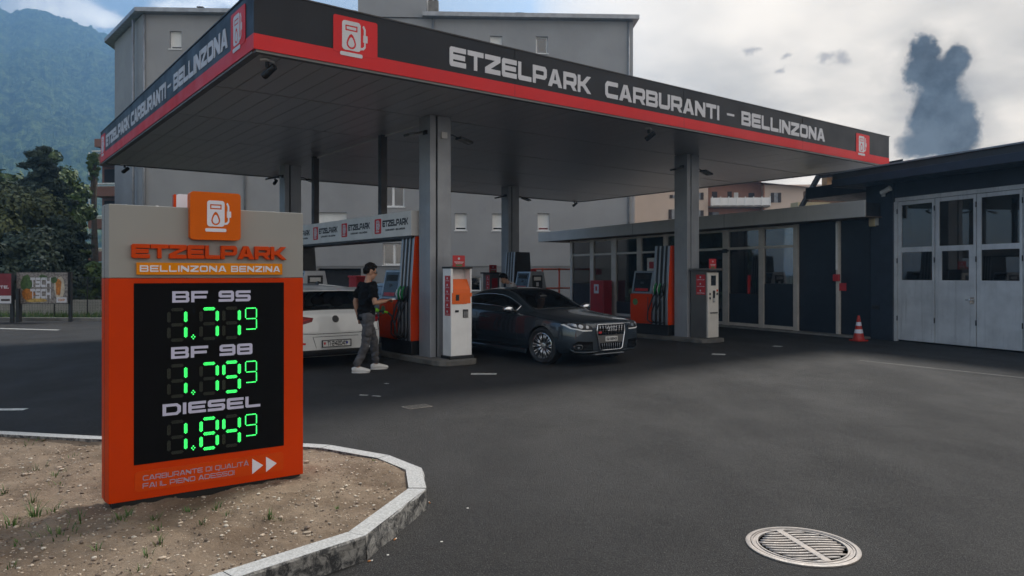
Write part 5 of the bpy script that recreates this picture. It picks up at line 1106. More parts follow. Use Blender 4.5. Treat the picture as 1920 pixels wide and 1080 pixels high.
def car_shell(rows, paint, wins, wheels, arch_r, name):
    """rows: stations front to rear: x, zb, ym, zbelt, zt, yr, zr ; wins: (row set, station span) per glass"""
    secs = []
    for x, zb, ym, zbelt, zt, yr, zr in rows:
        p = [(0, zb), (.75 * ym, zb), (.955 * ym, zb + .06), (ym, zb + (zbelt - zb) * .36), (ym * .992, zb + (zbelt - zb) * .7), (ym * .972, zbelt - .05), (ym * .94, zbelt)]
        a, b = p[-1], (yr, zr); p += [lerp2(a, b, .1), lerp2(a, b, .86), b]; c = (yr * .5, zt - (zt - zr) * .22); p += [lerp2(b, c, .2), c, (0, zt)]
        secs.append([(x, y, z) for y, z in p])
    n = len(secs[0]); vs = []; idx = []
    for s in secs:
        row = []
        for k, (x, y, z) in enumerate(s): row.append(len(vs)); vs.append((x, y, z))
        for k in range(n - 2, 0, -1): row.append(len(vs)); x, y, z = s[k]; vs.append((x, -y, z))
        idx.append(row)
    N_ = len(idx[0]); fs = []; ms = []
    for i in range(len(idx) - 1):
        for k in range(N_):
            j = (k + 1) % N_; fs.append((idx[i][k], idx[i + 1][k], idx[i + 1][j], idx[i][j]))
            kk = k if k < n - 1 else N_ - 1 - k; left = k < n - 1; m = 0
            for mi, (rws, a, b) in wins.items():
                if kk in rws and a <= i < b: m = mi + (1 if mi == 2 and not left else 0)
            ms.append(m)
    for e_ in (0, len(idx) - 1):
        r = idx[e_]
        for k in range(n - 1):
            q = [r[k], r[k + 1], r[(N_ - k - 1) % N_], r[(N_ - k) % N_]]; q = list(dict.fromkeys(q)); fs.append(tuple(q if e_ else q[::-1])); ms.append(0)
    me = bpy.data.meshes.new(name); me.from_pydata(vs, [], fs)
    slots = [paint, M_CARGL, M_CARGL, M_CARGL, M_CARGL, M_ARCH]
    for m in slots: me.materials.append(m)
    me.polygons.foreach_set('material_index', ms); bm = bmesh.new(); bm.from_mesh(me); bmesh.ops.recalc_face_normals(bm, faces=bm.faces); bm.to_mesh(me); bm.free()
    tmp = link('tmp_shell', me); sb = tmp.modifiers.new('s', 'SUBSURF'); sb.levels = 2; sb.render_levels = 2
    ct = MB()
    for wx in wheels:
        for s in (-1, 1): ct.tube([(wx, s * .56, .33), (wx, s * 1.2, .33)], arch_r, 40, 0)
    cm = ct.mesh('cut', slots); cm.polygons.foreach_set('material_index', [5] * len(cm.polygons)); co = link('tmp_cut', cm)
    bo = tmp.modifiers.new('b', 'BOOLEAN'); bo.object = co; bo.operation = 'DIFFERENCE'; bo.solver = 'EXACT'; bo.material_mode = 'INDEX'
    dg = bpy.context.evaluated_depsgraph_get(); full = bpy.data.meshes.new_from_object(tmp.evaluated_get(dg)); bpy.data.objects.remove(tmp); bpy.data.objects.remove(co)
    return full
def split(full, pred, name, mats):
    bm = bmesh.new(); bm.from_mesh(full); names = None
    bmesh.ops.delete(bm, geom=[f for f in bm.faces if not pred(f, names)], context='FACES'); me = bpy.data.meshes.new(name); 
    for f in bm.faces: f.material_index = 1 if f.material_index > 4 else 0; f.smooth = True
    bm.to_mesh(me); bm.free()
    for m in mats: me.materials.append(m)
    me.set_sharp_from_angle(angle=R(38)); return me
def bvh_of(full):
    bm = bmesh.new(); bm.from_mesh(full); t_ = BVHTree.FromBMesh(bm); bm.free(); return t_
def decal(tree_, poly, axis, off=.004, step=.03, skirt=.012):
    """polygon drawn in front/side view, pressed on to the car's skin. axis: ('x',sign): poly in (y,z); ('y',sign): poly in (x,z)"""
    ax, sg_ = axis; pts = [Vector(p) for p in poly]; n = len(pts); P2 = list(pts)
    dense = []
    for i in range(n):
        a, b = pts[i], pts[(i + 1) % n]; k = max(1, int((b - a).length / step))
        dense += [a.lerp(b, q / k) for q in range(k)]
    nb_ = len(dense); xs_ = [p.x for p in pts]; ys_ = [p.y for p in pts]; allp = list(dense)
    def ins(x, y):
        c = False
        for i in range(n):
            a, b = pts[i], pts[i - 1]
            if (a.y > y) != (b.y > y) and x < (b.x - a.x) * (y - a.y) / (b.y - a.y) + a.x: c = not c
        return c
    x = min(xs_) + step / 2
    while x < max(xs_):
        y = min(ys_) + step / 2
        while y < max(ys_):
            if ins(x, y) and min((Vector((x, y)) - d).length for d in dense) > step * .45: allp.append(Vector((x, y)))
            y += step
        x += step
    vo, eo, fo, *_ = delaunay_2d_cdt(allp, [(i, (i + 1) % nb_) for i in range(nb_)], [], 1, 1e-6)
    out = []; dirv = Vector((-sg_, 0, 0)) if ax == 'x' else Vector((0, -sg_, 0)); last = None
    for v in vo:
        o_ = Vector((sg_ * 4, v.x, v.y)) if ax == 'x' else Vector((v.x, sg_ * 4, v.y)); hit, nr, *_ = tree_.ray_cast(o_, dirv)
        if hit is None: hit, nr, *_ = tree_.find_nearest(o_ + dirv * 2)
        if nr.dot(dirv) > 0: nr = -nr
        out.append(hit + nr * off)
    mb = MB(); mb.add(out, [tuple(f) for f in fo]); k0 = len(mb.v)
    ring = [out[i] for i in range(nb_)] if len(vo) >= nb_ else []
    if ring: mb.add(ring + [r + dirv * skirt for r in ring], [(i, (i + 1) % nb_, nb_ + (i + 1) % nb_, nb_ + i) for i in range(nb_)])
    return mb
def groove(tree_, pts, axis, r=.004, off=0.):
    ax, sg_ = axis; out = []; dirv = Vector((-sg_, 0, 0)) if ax == 'x' else Vector((0, -sg_, 0))
    for i in range(len(pts) - 1):
        k = max(2, int(math.dist(pts[i], pts[i + 1]) / .05))
        for q in range(k + (i == len(pts) - 2)):
            f = q / k; p = lerp2(pts[i], pts[i + 1], f); o_ = Vector((sg_ * 4, *p)) if ax == 'x' else Vector((p[0], sg_ * 4, p[1])); hit, nr, *_ = tree_.ray_cast(o_, dirv)
            if hit: out.append(hit - dirv * off)
    return MB().tube(out, r, 6)
def rim_loop(me, r, name, mat, parent):
    bm = bmesh.new(); bm.from_mesh(me); be = [e for e in bm.edges if len(e.link_faces) == 1]; used_ = set()
    for e0 in be:
        if e0 in used_: continue
        loop = []; e = e0; v = e0.verts[0]; 
        while e not in used_:
            used_.add(e); loop.append(v.co.copy()); v = e.other_vert(v); nx = [q for q in v.link_edges if len(q.link_faces) == 1 and q not in used_]
            if not nx: break
            e = nx[0]
        if len(loop) > 8: MB().tube(loop, r, 5, closed=True).build(name, mat, parent, smooth=True)
    bm.free()
def wheel(parent, x, y, r, width, steer=0., kind=0):
    sg_ = 1 if y > 0 else -1
    w = MB(); hw = width / 2
    prof = [(r * .7, -hw * .8), (r * .86, -hw), (r * .97, -hw * .88), (r, -hw * .6), (r, hw * .6), (r * .97, hw * .88), (r * .86, hw), (r * .71, hw * .86), (r * .69, hw * .6), (r * .69, -hw * .6)]
    M = Matrix.Translation((x, y, r)) @ Matrix.Rotation(steer, 4, 'Z')
    ty = w.lathe(prof + [prof[0]], axis='y', n=40, cap=False).xf(M).build('wheel', M_RUBBER, parent, smooth=True, sharp=40)
    MB().lathe([(r * .69, -hw * .6), (r * .7, hw * .84), (r * .675, hw * .86), (r * .64, hw * .5), (r * .62, -hw * .5)] if sg_ > 0 else [(r * .69, hw * .6), (r * .7, -hw * .84), (r * .675, -hw * .86), (r * .64, -hw * .5), (r * .62, hw * .5)], axis='y', n=40, cap=False).xf(M).build('rim', M_RIM, ty, smooth=True, sharp=40)
    MB().lathe([(.01, sg_ * hw * .0), (r * .63, sg_ * hw * .02)], axis='y', n=24).xf(M).build('brake_disc', M_STEEL, ty)
    sp = MB(); ns = 10 if kind == 0 else 5
    for k in range(ns):
        a = 2 * math.pi * k / ns
        for da in ((-.09, .09) if kind == 0 else (-.16, .16)):
            c0, c1 = a + da * .5, a + da * 1.35; p0 = (r * .16 * math.cos(c0), sg_ * hw * .55, r * .16 * math.sin(c0)); p1 = (r * .66 * math.cos(c1), sg_ * hw * .72, r * .66 * math.sin(c1))
            sp.tube([p0, p1], [(.016, .012), (.011, .012)], 6, side=(0, 1, 0))
    sp.xf(M).build('spokes', M_RIM, ty, smooth=True); MB().lathe([(.001, sg_ * hw * .64), (r * .1, sg_ * hw * .66), (r * .2, sg_ * hw * .58), (r * .2, sg_ * hw * .3)], axis='y', n=20).xf(M).build('hub_cap', M_RIM, ty, smooth=True, sharp=40)
    return ty
def mirror(parent, x, y, z, paint):
    s = 1 if y > 0 else -1
    MB().tube([(x, s * (abs(y) - .14), z - .04), (x, s * (abs(y) - .02), z - .01)], [(.03, .05), (.025, .04)], 8).build('mirror_arm', M_PLBLACK, parent, smooth=True)
    m = MB().ball((x - .02, y + s * .07, z + .02), (.075, .115, .072), 16, 10); m.build('door_mirror', paint, parent, smooth=True); MB().ball((x - .07, y + s * .07, z + .02), (.03, .1, .058), 14, 8).build('mirror_glass', M_CHROME, parent, smooth=True)
def cabin(parent, xs, zf=.3, zs=.55):
    MB().box(-1.5, 1.0, -.68, .68, zf - .02, zf).build('cabin_floor', M_SEAT, parent); MB().prism([(.55, .3), (.95, .3), (.95, .88), (.8, .9), (.55, .82)], -.68, .68, 'xz').build('dashboard', M_SEAT, parent)
    for x in xs:
        for y in (-.36, .36):
            st_ = MB().prism([(x - .25, zf), (x + .25, zf), (x + .27, zs - .08), (x - .2, zs - .1), (x - .4, zs + .38), (x - .5, zs + .38), (x - .3, zs - .1)], y - .24, y + .24, 'xz').build('seat', M_SEAT, parent, bevel=.03); MB().ball((x - .46, y, zs + .5), (.05, .14, .1), 12, 8).build('headrest', M_SEAT, st_, smooth=True)
    ring = [(.48 + .04 * math.cos(a), .36 + .18 * math.cos(a), .82 + .17 * math.sin(a)) for a in [k * .3927 for k in range(16)]]; MB().tube(ring, .014, 6, closed=True).build('steering_wheel', M_PLBLACK, parent, smooth=True)

# ---------------- dark coupe
coupe = empty('coupe', W(6.24, 2.02), A - math.pi / 2, 'dark slate blue two door coupe with chrome framed grille at the pumps', 'car', 'cars at the pumps')
rows = [(2.32, .26, .62, .68, .735, .42, .725), (2.27, .21, .76, .735, .79, .52, .775), (2.12, .185, .84, .765, .825, .58, .805), (1.82, .18, .9, .805, .868, .62, .845), (1.45, .18, .925, .835, .905, .64, .878), (1.12, .18, .93, .868, .94, .66, .91), (.93, .18, .93, .89, .968, .7, .935),
        (.64, .18, .925, .905, 1.09, .665, 1.06), (.3, .18, .922, .915, 1.268, .61, 1.235), (.02, .18, .92, .925, 1.352, .577, 1.317), (-.35, .18, .92, .94, 1.38, .572, 1.34), (-.7, .18, .922, .955, 1.368, .567, 1.325), (-1.02, .18, .925, .97, 1.315, .56, 1.27), (-1.4, .18, .93, .98, 1.185, .572, 1.145), (-1.74, .19, .925, .975, 1.03, .62, 1.005), (-2.02, .22, .9, .95, .995, .62, .98), (-2.22, .25, .85, .915, .965, .55, .95), (-2.31, .32, .74, .82, .87, .45, .86)]
full = car_shell(rows, M_COUPE, {1: ((10, 11), 6, 9), 2: ((7,), 7, 13), 4: ((10, 11), 12, 14)}, (1.45, -1.3), .372, 'coupe')
BV = bvh_of(full)
def is_body(f, nm): return f.material_index in (0, 5)
def gl(mi): return lambda f, nm: f.material_index == mi
def parts_of(car, full, paint, trim=True):
    o = link('body', split(full, is_body, 'body', [paint, M_ARCH]), car); KIDS.setdefault(car.name, []).append(o)
    for mi, nm in ((1, 'windscreen'), (2, 'side_window'), (3, 'side_window'), (4, 'rear_window')):
        me = split(full, gl(mi), nm, [M_CARGL])
        if not len(me.polygons): continue
        o = link(nm, me, car); KIDS.setdefault(car.name, []).append(o); rim_loop(me, .011 if mi in (2, 3) else .009, 'window_trim', M_CHROME if trim and mi in (2, 3) else M_PLBLACK, o)
parts_of(coupe, full, M_COUPE)
for s in (-1, 1):
    MB().box(-.62, -.55, s * .62 - .01, s * .62 + .01, .95, 1.3).build('pillar_trim', M_PLBLACK, coupe) if False else 0
    for pts in ([(.72, .88), (.78, .6), (.72, .3), (-.55, .27), (-.62, .55), (-.6, .93)],): groove(BV, pts, ('y', s), .0045).build('door_seam', M_SEAM, coupe)
    groove(BV, [(1.25, .64), (.3, .66), (-1.0, .7), (-2.0, .72)], ('y', s), .004, .001).build('body_crease', M_COUPE, coupe)
    MB().tube([(-.46, s * .935, .79), (-.4, s * .955, .8), (-.28, s * .955, .8), (-.22, s * .935, .79)], .014, 8).build('door_handle', M_COUPE, coupe, smooth=True)
    MB().box(-.95, 1.02, s * .9 - .025, s * .9 + .025, .165, .25).build('side_sill', M_COUPE, coupe, bevel=.02)
    mirror(coupe, .62, s * .93, .95, M_CHROME)
    # headlamps: dark bowl, light strip, two projectors, clear cover
    hp = [(s * .44, .625), (s * .46, .71), (s * .6, .762), (s * .78, .782), (s * .845, .75), (s * .8, .675), (s * .66, .63)]
    hl = decal(BV, hp, ('x', 1), .004).build('headlamp', M_PLBLACK, coupe, smooth=True)
    decal(BV, [(s * .455, .63), (s * .46, .648), (s * .66, .655), (s * .79, .69), (s * .825, .75), (s * .845, .74), (s * .8, .673), (s * .66, .633)], ('x', 1), .008).build('light_strip', M_PVC, hl, smooth=True)
    for yy, zz, rr in ((.56, .7, .026), (.68, .712, .03)):
        decal(BV, circ(s * yy, zz, rr * 1.25, rr, 14), ('x', 1), .012, .02).build('projector', M_LAMPW, hl, smooth=True)
    decal(BV, [(s * .735, .7), (s * .81, .74), (s * .79, .765), (s * .73, .75)], ('x', 1), .01).build('indicator', M_LAMPW, hl, smooth=True)
    # lower air intake with fog lamp
    it = decal(BV, [(s * .43, .29), (s * .44, .44), (s * .74, .46), (s * .79, .4), (s * .76, .3)], ('x', 1), .004).build('air_intake', M_BLACKP, coupe, smooth=True)
    decal(BV, circ(s * .715, .36, .06, .048, 18), ('x', 1), .012, .02).build('fog_lamp_ring', M_CHROME, it, smooth=True); decal(BV, circ(s * .715, .36, .046, .036, 16), ('x', 1), .016, .02).build('fog_lamp', M_SCREEN, it, smooth=True); decal(BV, circ(s * .72, .352, .016, .014, 8), ('x', 1), .019, .02).build('fog_bulb', M_LAMPW, it, smooth=True)
    for zz in (.315, .34, .365, .39): groove(BV, [(s * .45, zz), (s * .64, zz)], ('x', 1), .003, .008).build('mesh_bar', M_PLBLACK, it)
    groove(BV, [(s * .3, .265), (s * .5, .255), (s * .74, .265), (s * .8, .31)], ('x', 1), .012, .006).build('bumper_lip', M_COUPE, coupe, smooth=True)
    groove(BV, [(s * .36, .77), (s * .5, .785), (s * .66, .8)], ('x', 1), .004).build('bonnet_seam', M_SEAM, coupe)
# grille
gp = [(-.33, .735), (.33, .735), (.345, .6), (.28, .31), (.23, .28), (-.23, .28), (-.28, .31), (-.345, .6)]
gr = decal(BV, gp, ('x', 1), .006).build('grille', M_BLACKP, coupe, smooth=True)
lp = gp + [gp[0]]; groove(BV, lp, ('x', 1), .013, .012).build('grille_frame', M_CHROME, gr, smooth=True)
for k in range(-4, 5):
    y = k * .068; groove(BV, [(y, .725), (y * .96, .56)], ('x', 1), .0055, .012).build('grille_bar', M_CHROME, gr, smooth=True); groove(BV, [(y * .82, .4), (y * .75, .3)], ('x', 1), .0045, .012).build('grille_bar', M_ALU, gr, smooth=True)
for z in (.7, .665, .63, .595): groove(BV, [(-.32, z), (.32, z)], ('x', 1), .0035, .009).build('grille_slat', M_STEEL, gr)
decal(BV, [(-.32, .545), (.32, .545), (.285, .41), (-.285, .41)], ('x', 1), .012).build('plate_carrier', M_PGREY, gr, smooth=True)
for k in range(4):
    c = (k - 1.5) * .056; ring = [(c + .034 * math.cos(a), .655 + .034 * math.sin(a)) for a in [q * 6.2832 / 18 for q in range(19)]]; groove(BV, ring, ('x', 1), .0055, .024).build('ring_emblem', M_CHROME, gr, smooth=True)
decal(BV, [(-.31, .58), (-.24, .58), (-.23, .615), (-.3, .615)], ('x', 1), .016, .02).build('red_badge', M_STICKER, gr)
npl = MB().box(2.33, 2.342, -.15, .15, .435, .52).build('number_plate', M_PLATE, coupe, bevel=.003)
MYZ = Matrix(((0, -1, 0, 2.3425), (1, 0, 0, 0), (0, 0, 1, 0), (0, 0, 0, 1)))
mb = MB(); text(mb, 'SZ 59143', -.125, .455, .046, .25, .85, gap=.8, h0=-.003, h1=.001); mb.xf(MYZ).build('plate_number', M_PLBLACK, npl)
MB().box(2.16, 2.3, -.36, .36, .2, .222).build('front_splitter', M_ALU, coupe, bevel=.008)
for x, y, st_ in ((1.45, -.79, R(9)), (1.45, .79, R(9)), (-1.3, -.79, 0), (-1.3, .79, 0)): wheel(coupe, x, y, .335, .245, st_, 0)
cabin(coupe, (.0, -.85)); MB().tube([(.35, 0, 1.24), (.42, 0, 1.2)], .012, 6).ball((.43, 0, 1.19), (.02, .11, .035), 10, 6).build('rear_view_mirror', M_PLBLACK, coupe, smooth=True)
MB().prism([(-.06, -.0), (.06, 0), (.0, .05)], -.01, .01, 'xz').xf(Matrix.Translation((-.95, 0, 1.345))).build('roof_fin', M_COUPE, coupe) if False else 0

# ---------------- white hatchback (and a champagne one farther back)
def hatch(loc, rz, paint, label, plate):
    car = empty('hatchback', loc, rz, label, 'car', 'cars at the pumps')
    rows = [(2.13, .3, .6, .6, .64, .4, .63), (2.06, .22, .76, .69, .75, .5, .735), (1.8, .18, .86, .79, .865, .6, .84), (1.35, .18, .895, .87, .955, .66, .92), (1.02, .18, .9, .9, 1.005, .7, .97),
            (.62, .18, .9, .92, 1.21, .665, 1.18), (.22, .18, .9, .935, 1.415, .61, 1.375), (-.3, .18, .9, .945, 1.462, .605, 1.42), (-.9, .18, .9, .96, 1.46, .6, 1.415), (-1.45, .18, .898, .975, 1.435, .595, 1.385), (-1.8, .18, .89, .985, 1.4, .59, 1.35), (-1.84, .18, .888, .985, 1.355, .6, 1.315), (-1.95, .19, .88, .975, 1.16, .64, 1.13), (-2.04, .19, .875, .95, .995, .68, .985), (-2.1, .2, .865, .9, .95, .68, .94), (-2.145, .24, .845, .74, .79, .66, .78), (-2.16, .29, .8, .58, .62, .6, .615)]
    full = car_shell(rows, paint, {1: ((10, 11), 4, 6), 2: ((7,), 5, 10), 4: ((10, 11), 11, 13)}, (1.32, -1.3), .36, 'hatch'); B = bvh_of(full); parts_of(car, full, paint, False)
    for s in (-1, 1):
        for pts in ([(.72, .9), (.78, .55), (.7, .28), (-.2, .27), (-.22, .95)], [(-.24, .95), (-.22, .5), (-.24, .27), (-.8, .3), (-.98, .62), (-1.1, .96)]): groove(B, pts, ('y', s), .0045).build('door_seam', M_SEAM, car)
        MB().tube([(-.12, s * .905, .83), (-.02, s * .925, .84), (.08, s * .905, .83)], .014, 8).build('door_handle', paint, car, smooth=True); mirror(car, .72, s * .9, 1.0, paint)
        tl = decal(B, [(s * .4, .875), (s * .43, .81), (s * .6, .77), (s * .8, .775), (s * .87, .83), (s * .86, .9), (s * .6, .905)], ('x', -1), .006).build('tail_lamp', M_TAIL, car, smooth=True)
        decal(B, [(s * .45, .85), (s * .62, .81), (s * .84, .83), (s * .83, .85), (s * .62, .84), (s * .47, .87)], ('x', -1), .01).build('lamp_bar', pm('tail_lamp_bright', (.3, .01, .012), .3, spec=.2), tl, smooth=True)
        decal(B, [(s * .55, .425), (s * .78, .43), (s * .78, .46), (s * .55, .455)], ('x', -1), .006).build('reflector', M_TAIL if False else pm('reflector_red', (.5, .01, .01), .2), car)
        decal(B, [(s * .43, .64), (s * .5, .66), (s * .8, .7), (s * .84, .69), (s * .75, .66)], ('x', 1), .006).build('headlamp', M_LAMPW, car, smooth=True)
    rw = decal(B, [(-.42, .55), (.42, .55), (.36, .33), (-.36, .33)], ('x', -1), .003).build('plate_recess', paint, car, smooth=True); groove(B, [(-.42, .55), (.42, .55), (.36, .36)], ('x', -1), .005).build('recess_edge', M_SEAM, car)
    groove(B, [(-.84, .63), (-.4, .6), (.4, .6), (.84, .63)], ('x', -1), .005).build('tailgate_seam', M_SEAM, car); groove(B, [(-.82, .62), (-.8, .76)], ('x', -1), .004).build('tailgate_seam', M_SEAM, car)
    decal(B, [(-.78, .22), (.78, .22), (.82, .31), (.6, .325), (-.6, .325), (-.82, .31)], ('x', -1), .006).build('bumper_valance', M_PLBLACK, car, smooth=True)
    decal(B, circ(0, .845, .06, n=24), ('x', -1), .012, .02).build('round_badge', M_STEEL, car, smooth=True); decal(B, circ(0, .845, .045, n=20), ('x', -1), .014, .02).build('badge_face', M_PLBLACK, car, smooth=True)
    MB().prism([(-1.7, 1.395), (-1.98, 1.345), (-1.985, 1.33), (-1.7, 1.36)], -.58, .58, 'xz').build('roof_spoiler', paint, car, bevel=.008); MB().prism([(-1.35, 1.43), (-1.2, 1.435), (-1.36, 1.5), (-1.4, 1.5)], -.015, .015, 'xz').build('roof_fin', M_PLBLACK, car)
    MB().tube([(-1.99, .02, 1.02), (-2.0, .3, 1.05), (-1.985, .5, 1.05)], .01, 6).build('rear_wiper', M_PLBLACK, car)
    if plate:
        npl = MB().box(-2.19, -2.176, -.26, .26, .375, .485).build('number_plate', M_PLATE, car, bevel=.003); MB().prism([rect(-.27, .27, .367, .493), rect(-.255, .255, .38, .48)], -2.196, -2.177, 'yz').build('plate_frame', M_PLBLACK, npl)
        MX = Matrix(((0, 1, 0, -2.1905), (-1, 0, 0, 0), (0, 0, 1, 0), (0, 0, 0, 1)))
        mb = MB(); text(mb, 'TI', -.175, .39, .08, .06, .8, gap=.8, h0=-.003, h1=.001); text(mb, '242041', -.09, .39, .08, .265, .8, gap=.7, h0=-.003, h1=.001); mb.box(-.108, -.099, -.003, .001, .425, .434); mb.xf(MX).build('plate_number', M_PLBLACK, npl)
        for y, m_ in ((-.222, M_STICKER), (.19, M_STICKER)): MB().prism([(y, .405), (y + .016, .425), (y + .016, .455), (y - .016, .455), (y - .016, .425)], -.003, .001, 'xz').xf(MX).build('plate_shield', m_ if y < 0 else pm('shield_blue', (.02, .03, .3), .4), npl)
        mb = MB(); text(mb, 'TSI', .0, 0, .03, .08, .9, h0=-.004, h1=0); mb.xf(Matrix(((0, 1, 0, -2.152), (-1, 0, 0, .68), (0, 0, 1, .685), (0, 0, 0, 1)))).build('model_letters', M_CHROME, car)
    for x, y in ((1.32, -.77), (1.32, .77), (-1.3, -.77), (-1.3, .77)): wheel(car, x, y, .318, .22, 0, 1)
    MB().box(-1.9, 1.9, -.6, .6, .17, .2).build('underbody', M_ARCH, car); cabin(car, (.0, -.9), .3, .62); return car
hatch(W(2.19, 4.52), A + math.pi / 2, M_HATCH, 'white hatchback seen from behind at the left pump', True)
hatch(W(7.25, 8.1), A - math.pi / 2, M_HATCH2, 'champagne grey hatchback half hidden behind the coupe and terminal', False)

# fuel nozzle in the white car's filler with its hose to the pump
nz = empty('fuel_nozzle', W(3.06, 2.86, .93), A, 'lime green fuel nozzle stuck in the white car and hose to the pump', 'fuel nozzle')
MB().tube([(.0, 0, .0), (.06, 0, .02), (.1, -.0, .02)], [.012, .014, .03], 10).build('spout', M_STEEL, nz, smooth=True); MB().tube([(.09, 0, .02), (.15, 0, .025), (.2, 0, .01)], [.035, .042, .03], 10).build('grip_cover', M_LIME, nz, smooth=True)
MB().tube([(.2, 0, .01), (.27, -.01, 0), (.3, -.01, -.01)], [.028, .024, .024], 10).build('grip', M_PLBLACK, nz, smooth=True); MB().tube([(.3, -.01, -.01), (.38, -.02, -.025)], .022, 10).build('sleeve', M_LIME, nz, smooth=True); MB().tube([(.12, 0, -.02), (.16, 0, -.08), (.26, -.01, -.07)], .008, 6).build('trigger', M_PLBLACK, nz, smooth=True)
MB().tube([(.38, -.02, -.025), (.46, -.03, -.09), (.53, -.04, -.3), (.55, -.05, -.45), (.59, -.1, -.5), (.62, -.18, -.42)], .017, 8).build('hose', M_RUBBER, nz, smooth=True)

# ================================================================== PEOPLE
def remesh(mb, vox, name, mats, parent, wr=0., wsc=9., smooth_it=2):
    me = mb.mesh('t', []); o = link('tmp', me); r = o.modifiers.new('r', 'REMESH'); r.mode = 'VOXEL'; r.voxel_size = vox; r.use_smooth_shade = True
    s = o.modifiers.new('s', 'SMOOTH'); s.iterations = smooth_it; s.factor = .5
    dg = bpy.context.evaluated_depsgraph_get(); m2 = bpy.data.meshes.new_from_object(o.evaluated_get(dg)); bpy.data.objects.remove(o); m2.name = name; m2.materials.clear()
    for m in mats: m2.materials.append(m)
    if wr:
        ns = [v.normal.copy() for v in m2.vertices]
        for v, n_ in zip(m2.vertices, ns): p = v.co; q = Vector((p.x * wsc, p.y * wsc, p.z * wsc * 1.7)); v.co = p + n_ * wr * (noise.noise(q) + .6 * noise.noise(q * 2.1 + Vector((3, 1, 2))))
    ob = link(name, m2, parent); KIDS.setdefault(parent.name, []).append(ob); return ob
M_SKIN = pm('skin', (.42, .23, .15), .5, var=.08, scale=20); M_HAIRD = pm('dark_hair', (.008, .006, .005), .75, var=.4, scale=40, spec=.2); M_HAIRG = pm('grey_hair', (.32, .3, .28), .6, var=.3, scale=40)
M_TEEB, M_TEEW, M_TROU, M_SHOE, M_JEAN = pm('black_cotton', (.006, .006, .007), .9, var=.25, scale=12, spec=.15), pm('white_cotton', (.5, .48, .5), .85, var=.08), pm('grey_cargo_cloth', (.075, .072, .076), .88, var=.25, scale=10, bump=.25, bscale=180), pm('white_leather', (.6, .59, .57), .5, var=.06), pm('dark_denim', (.03, .035, .055), .9, var=.2)
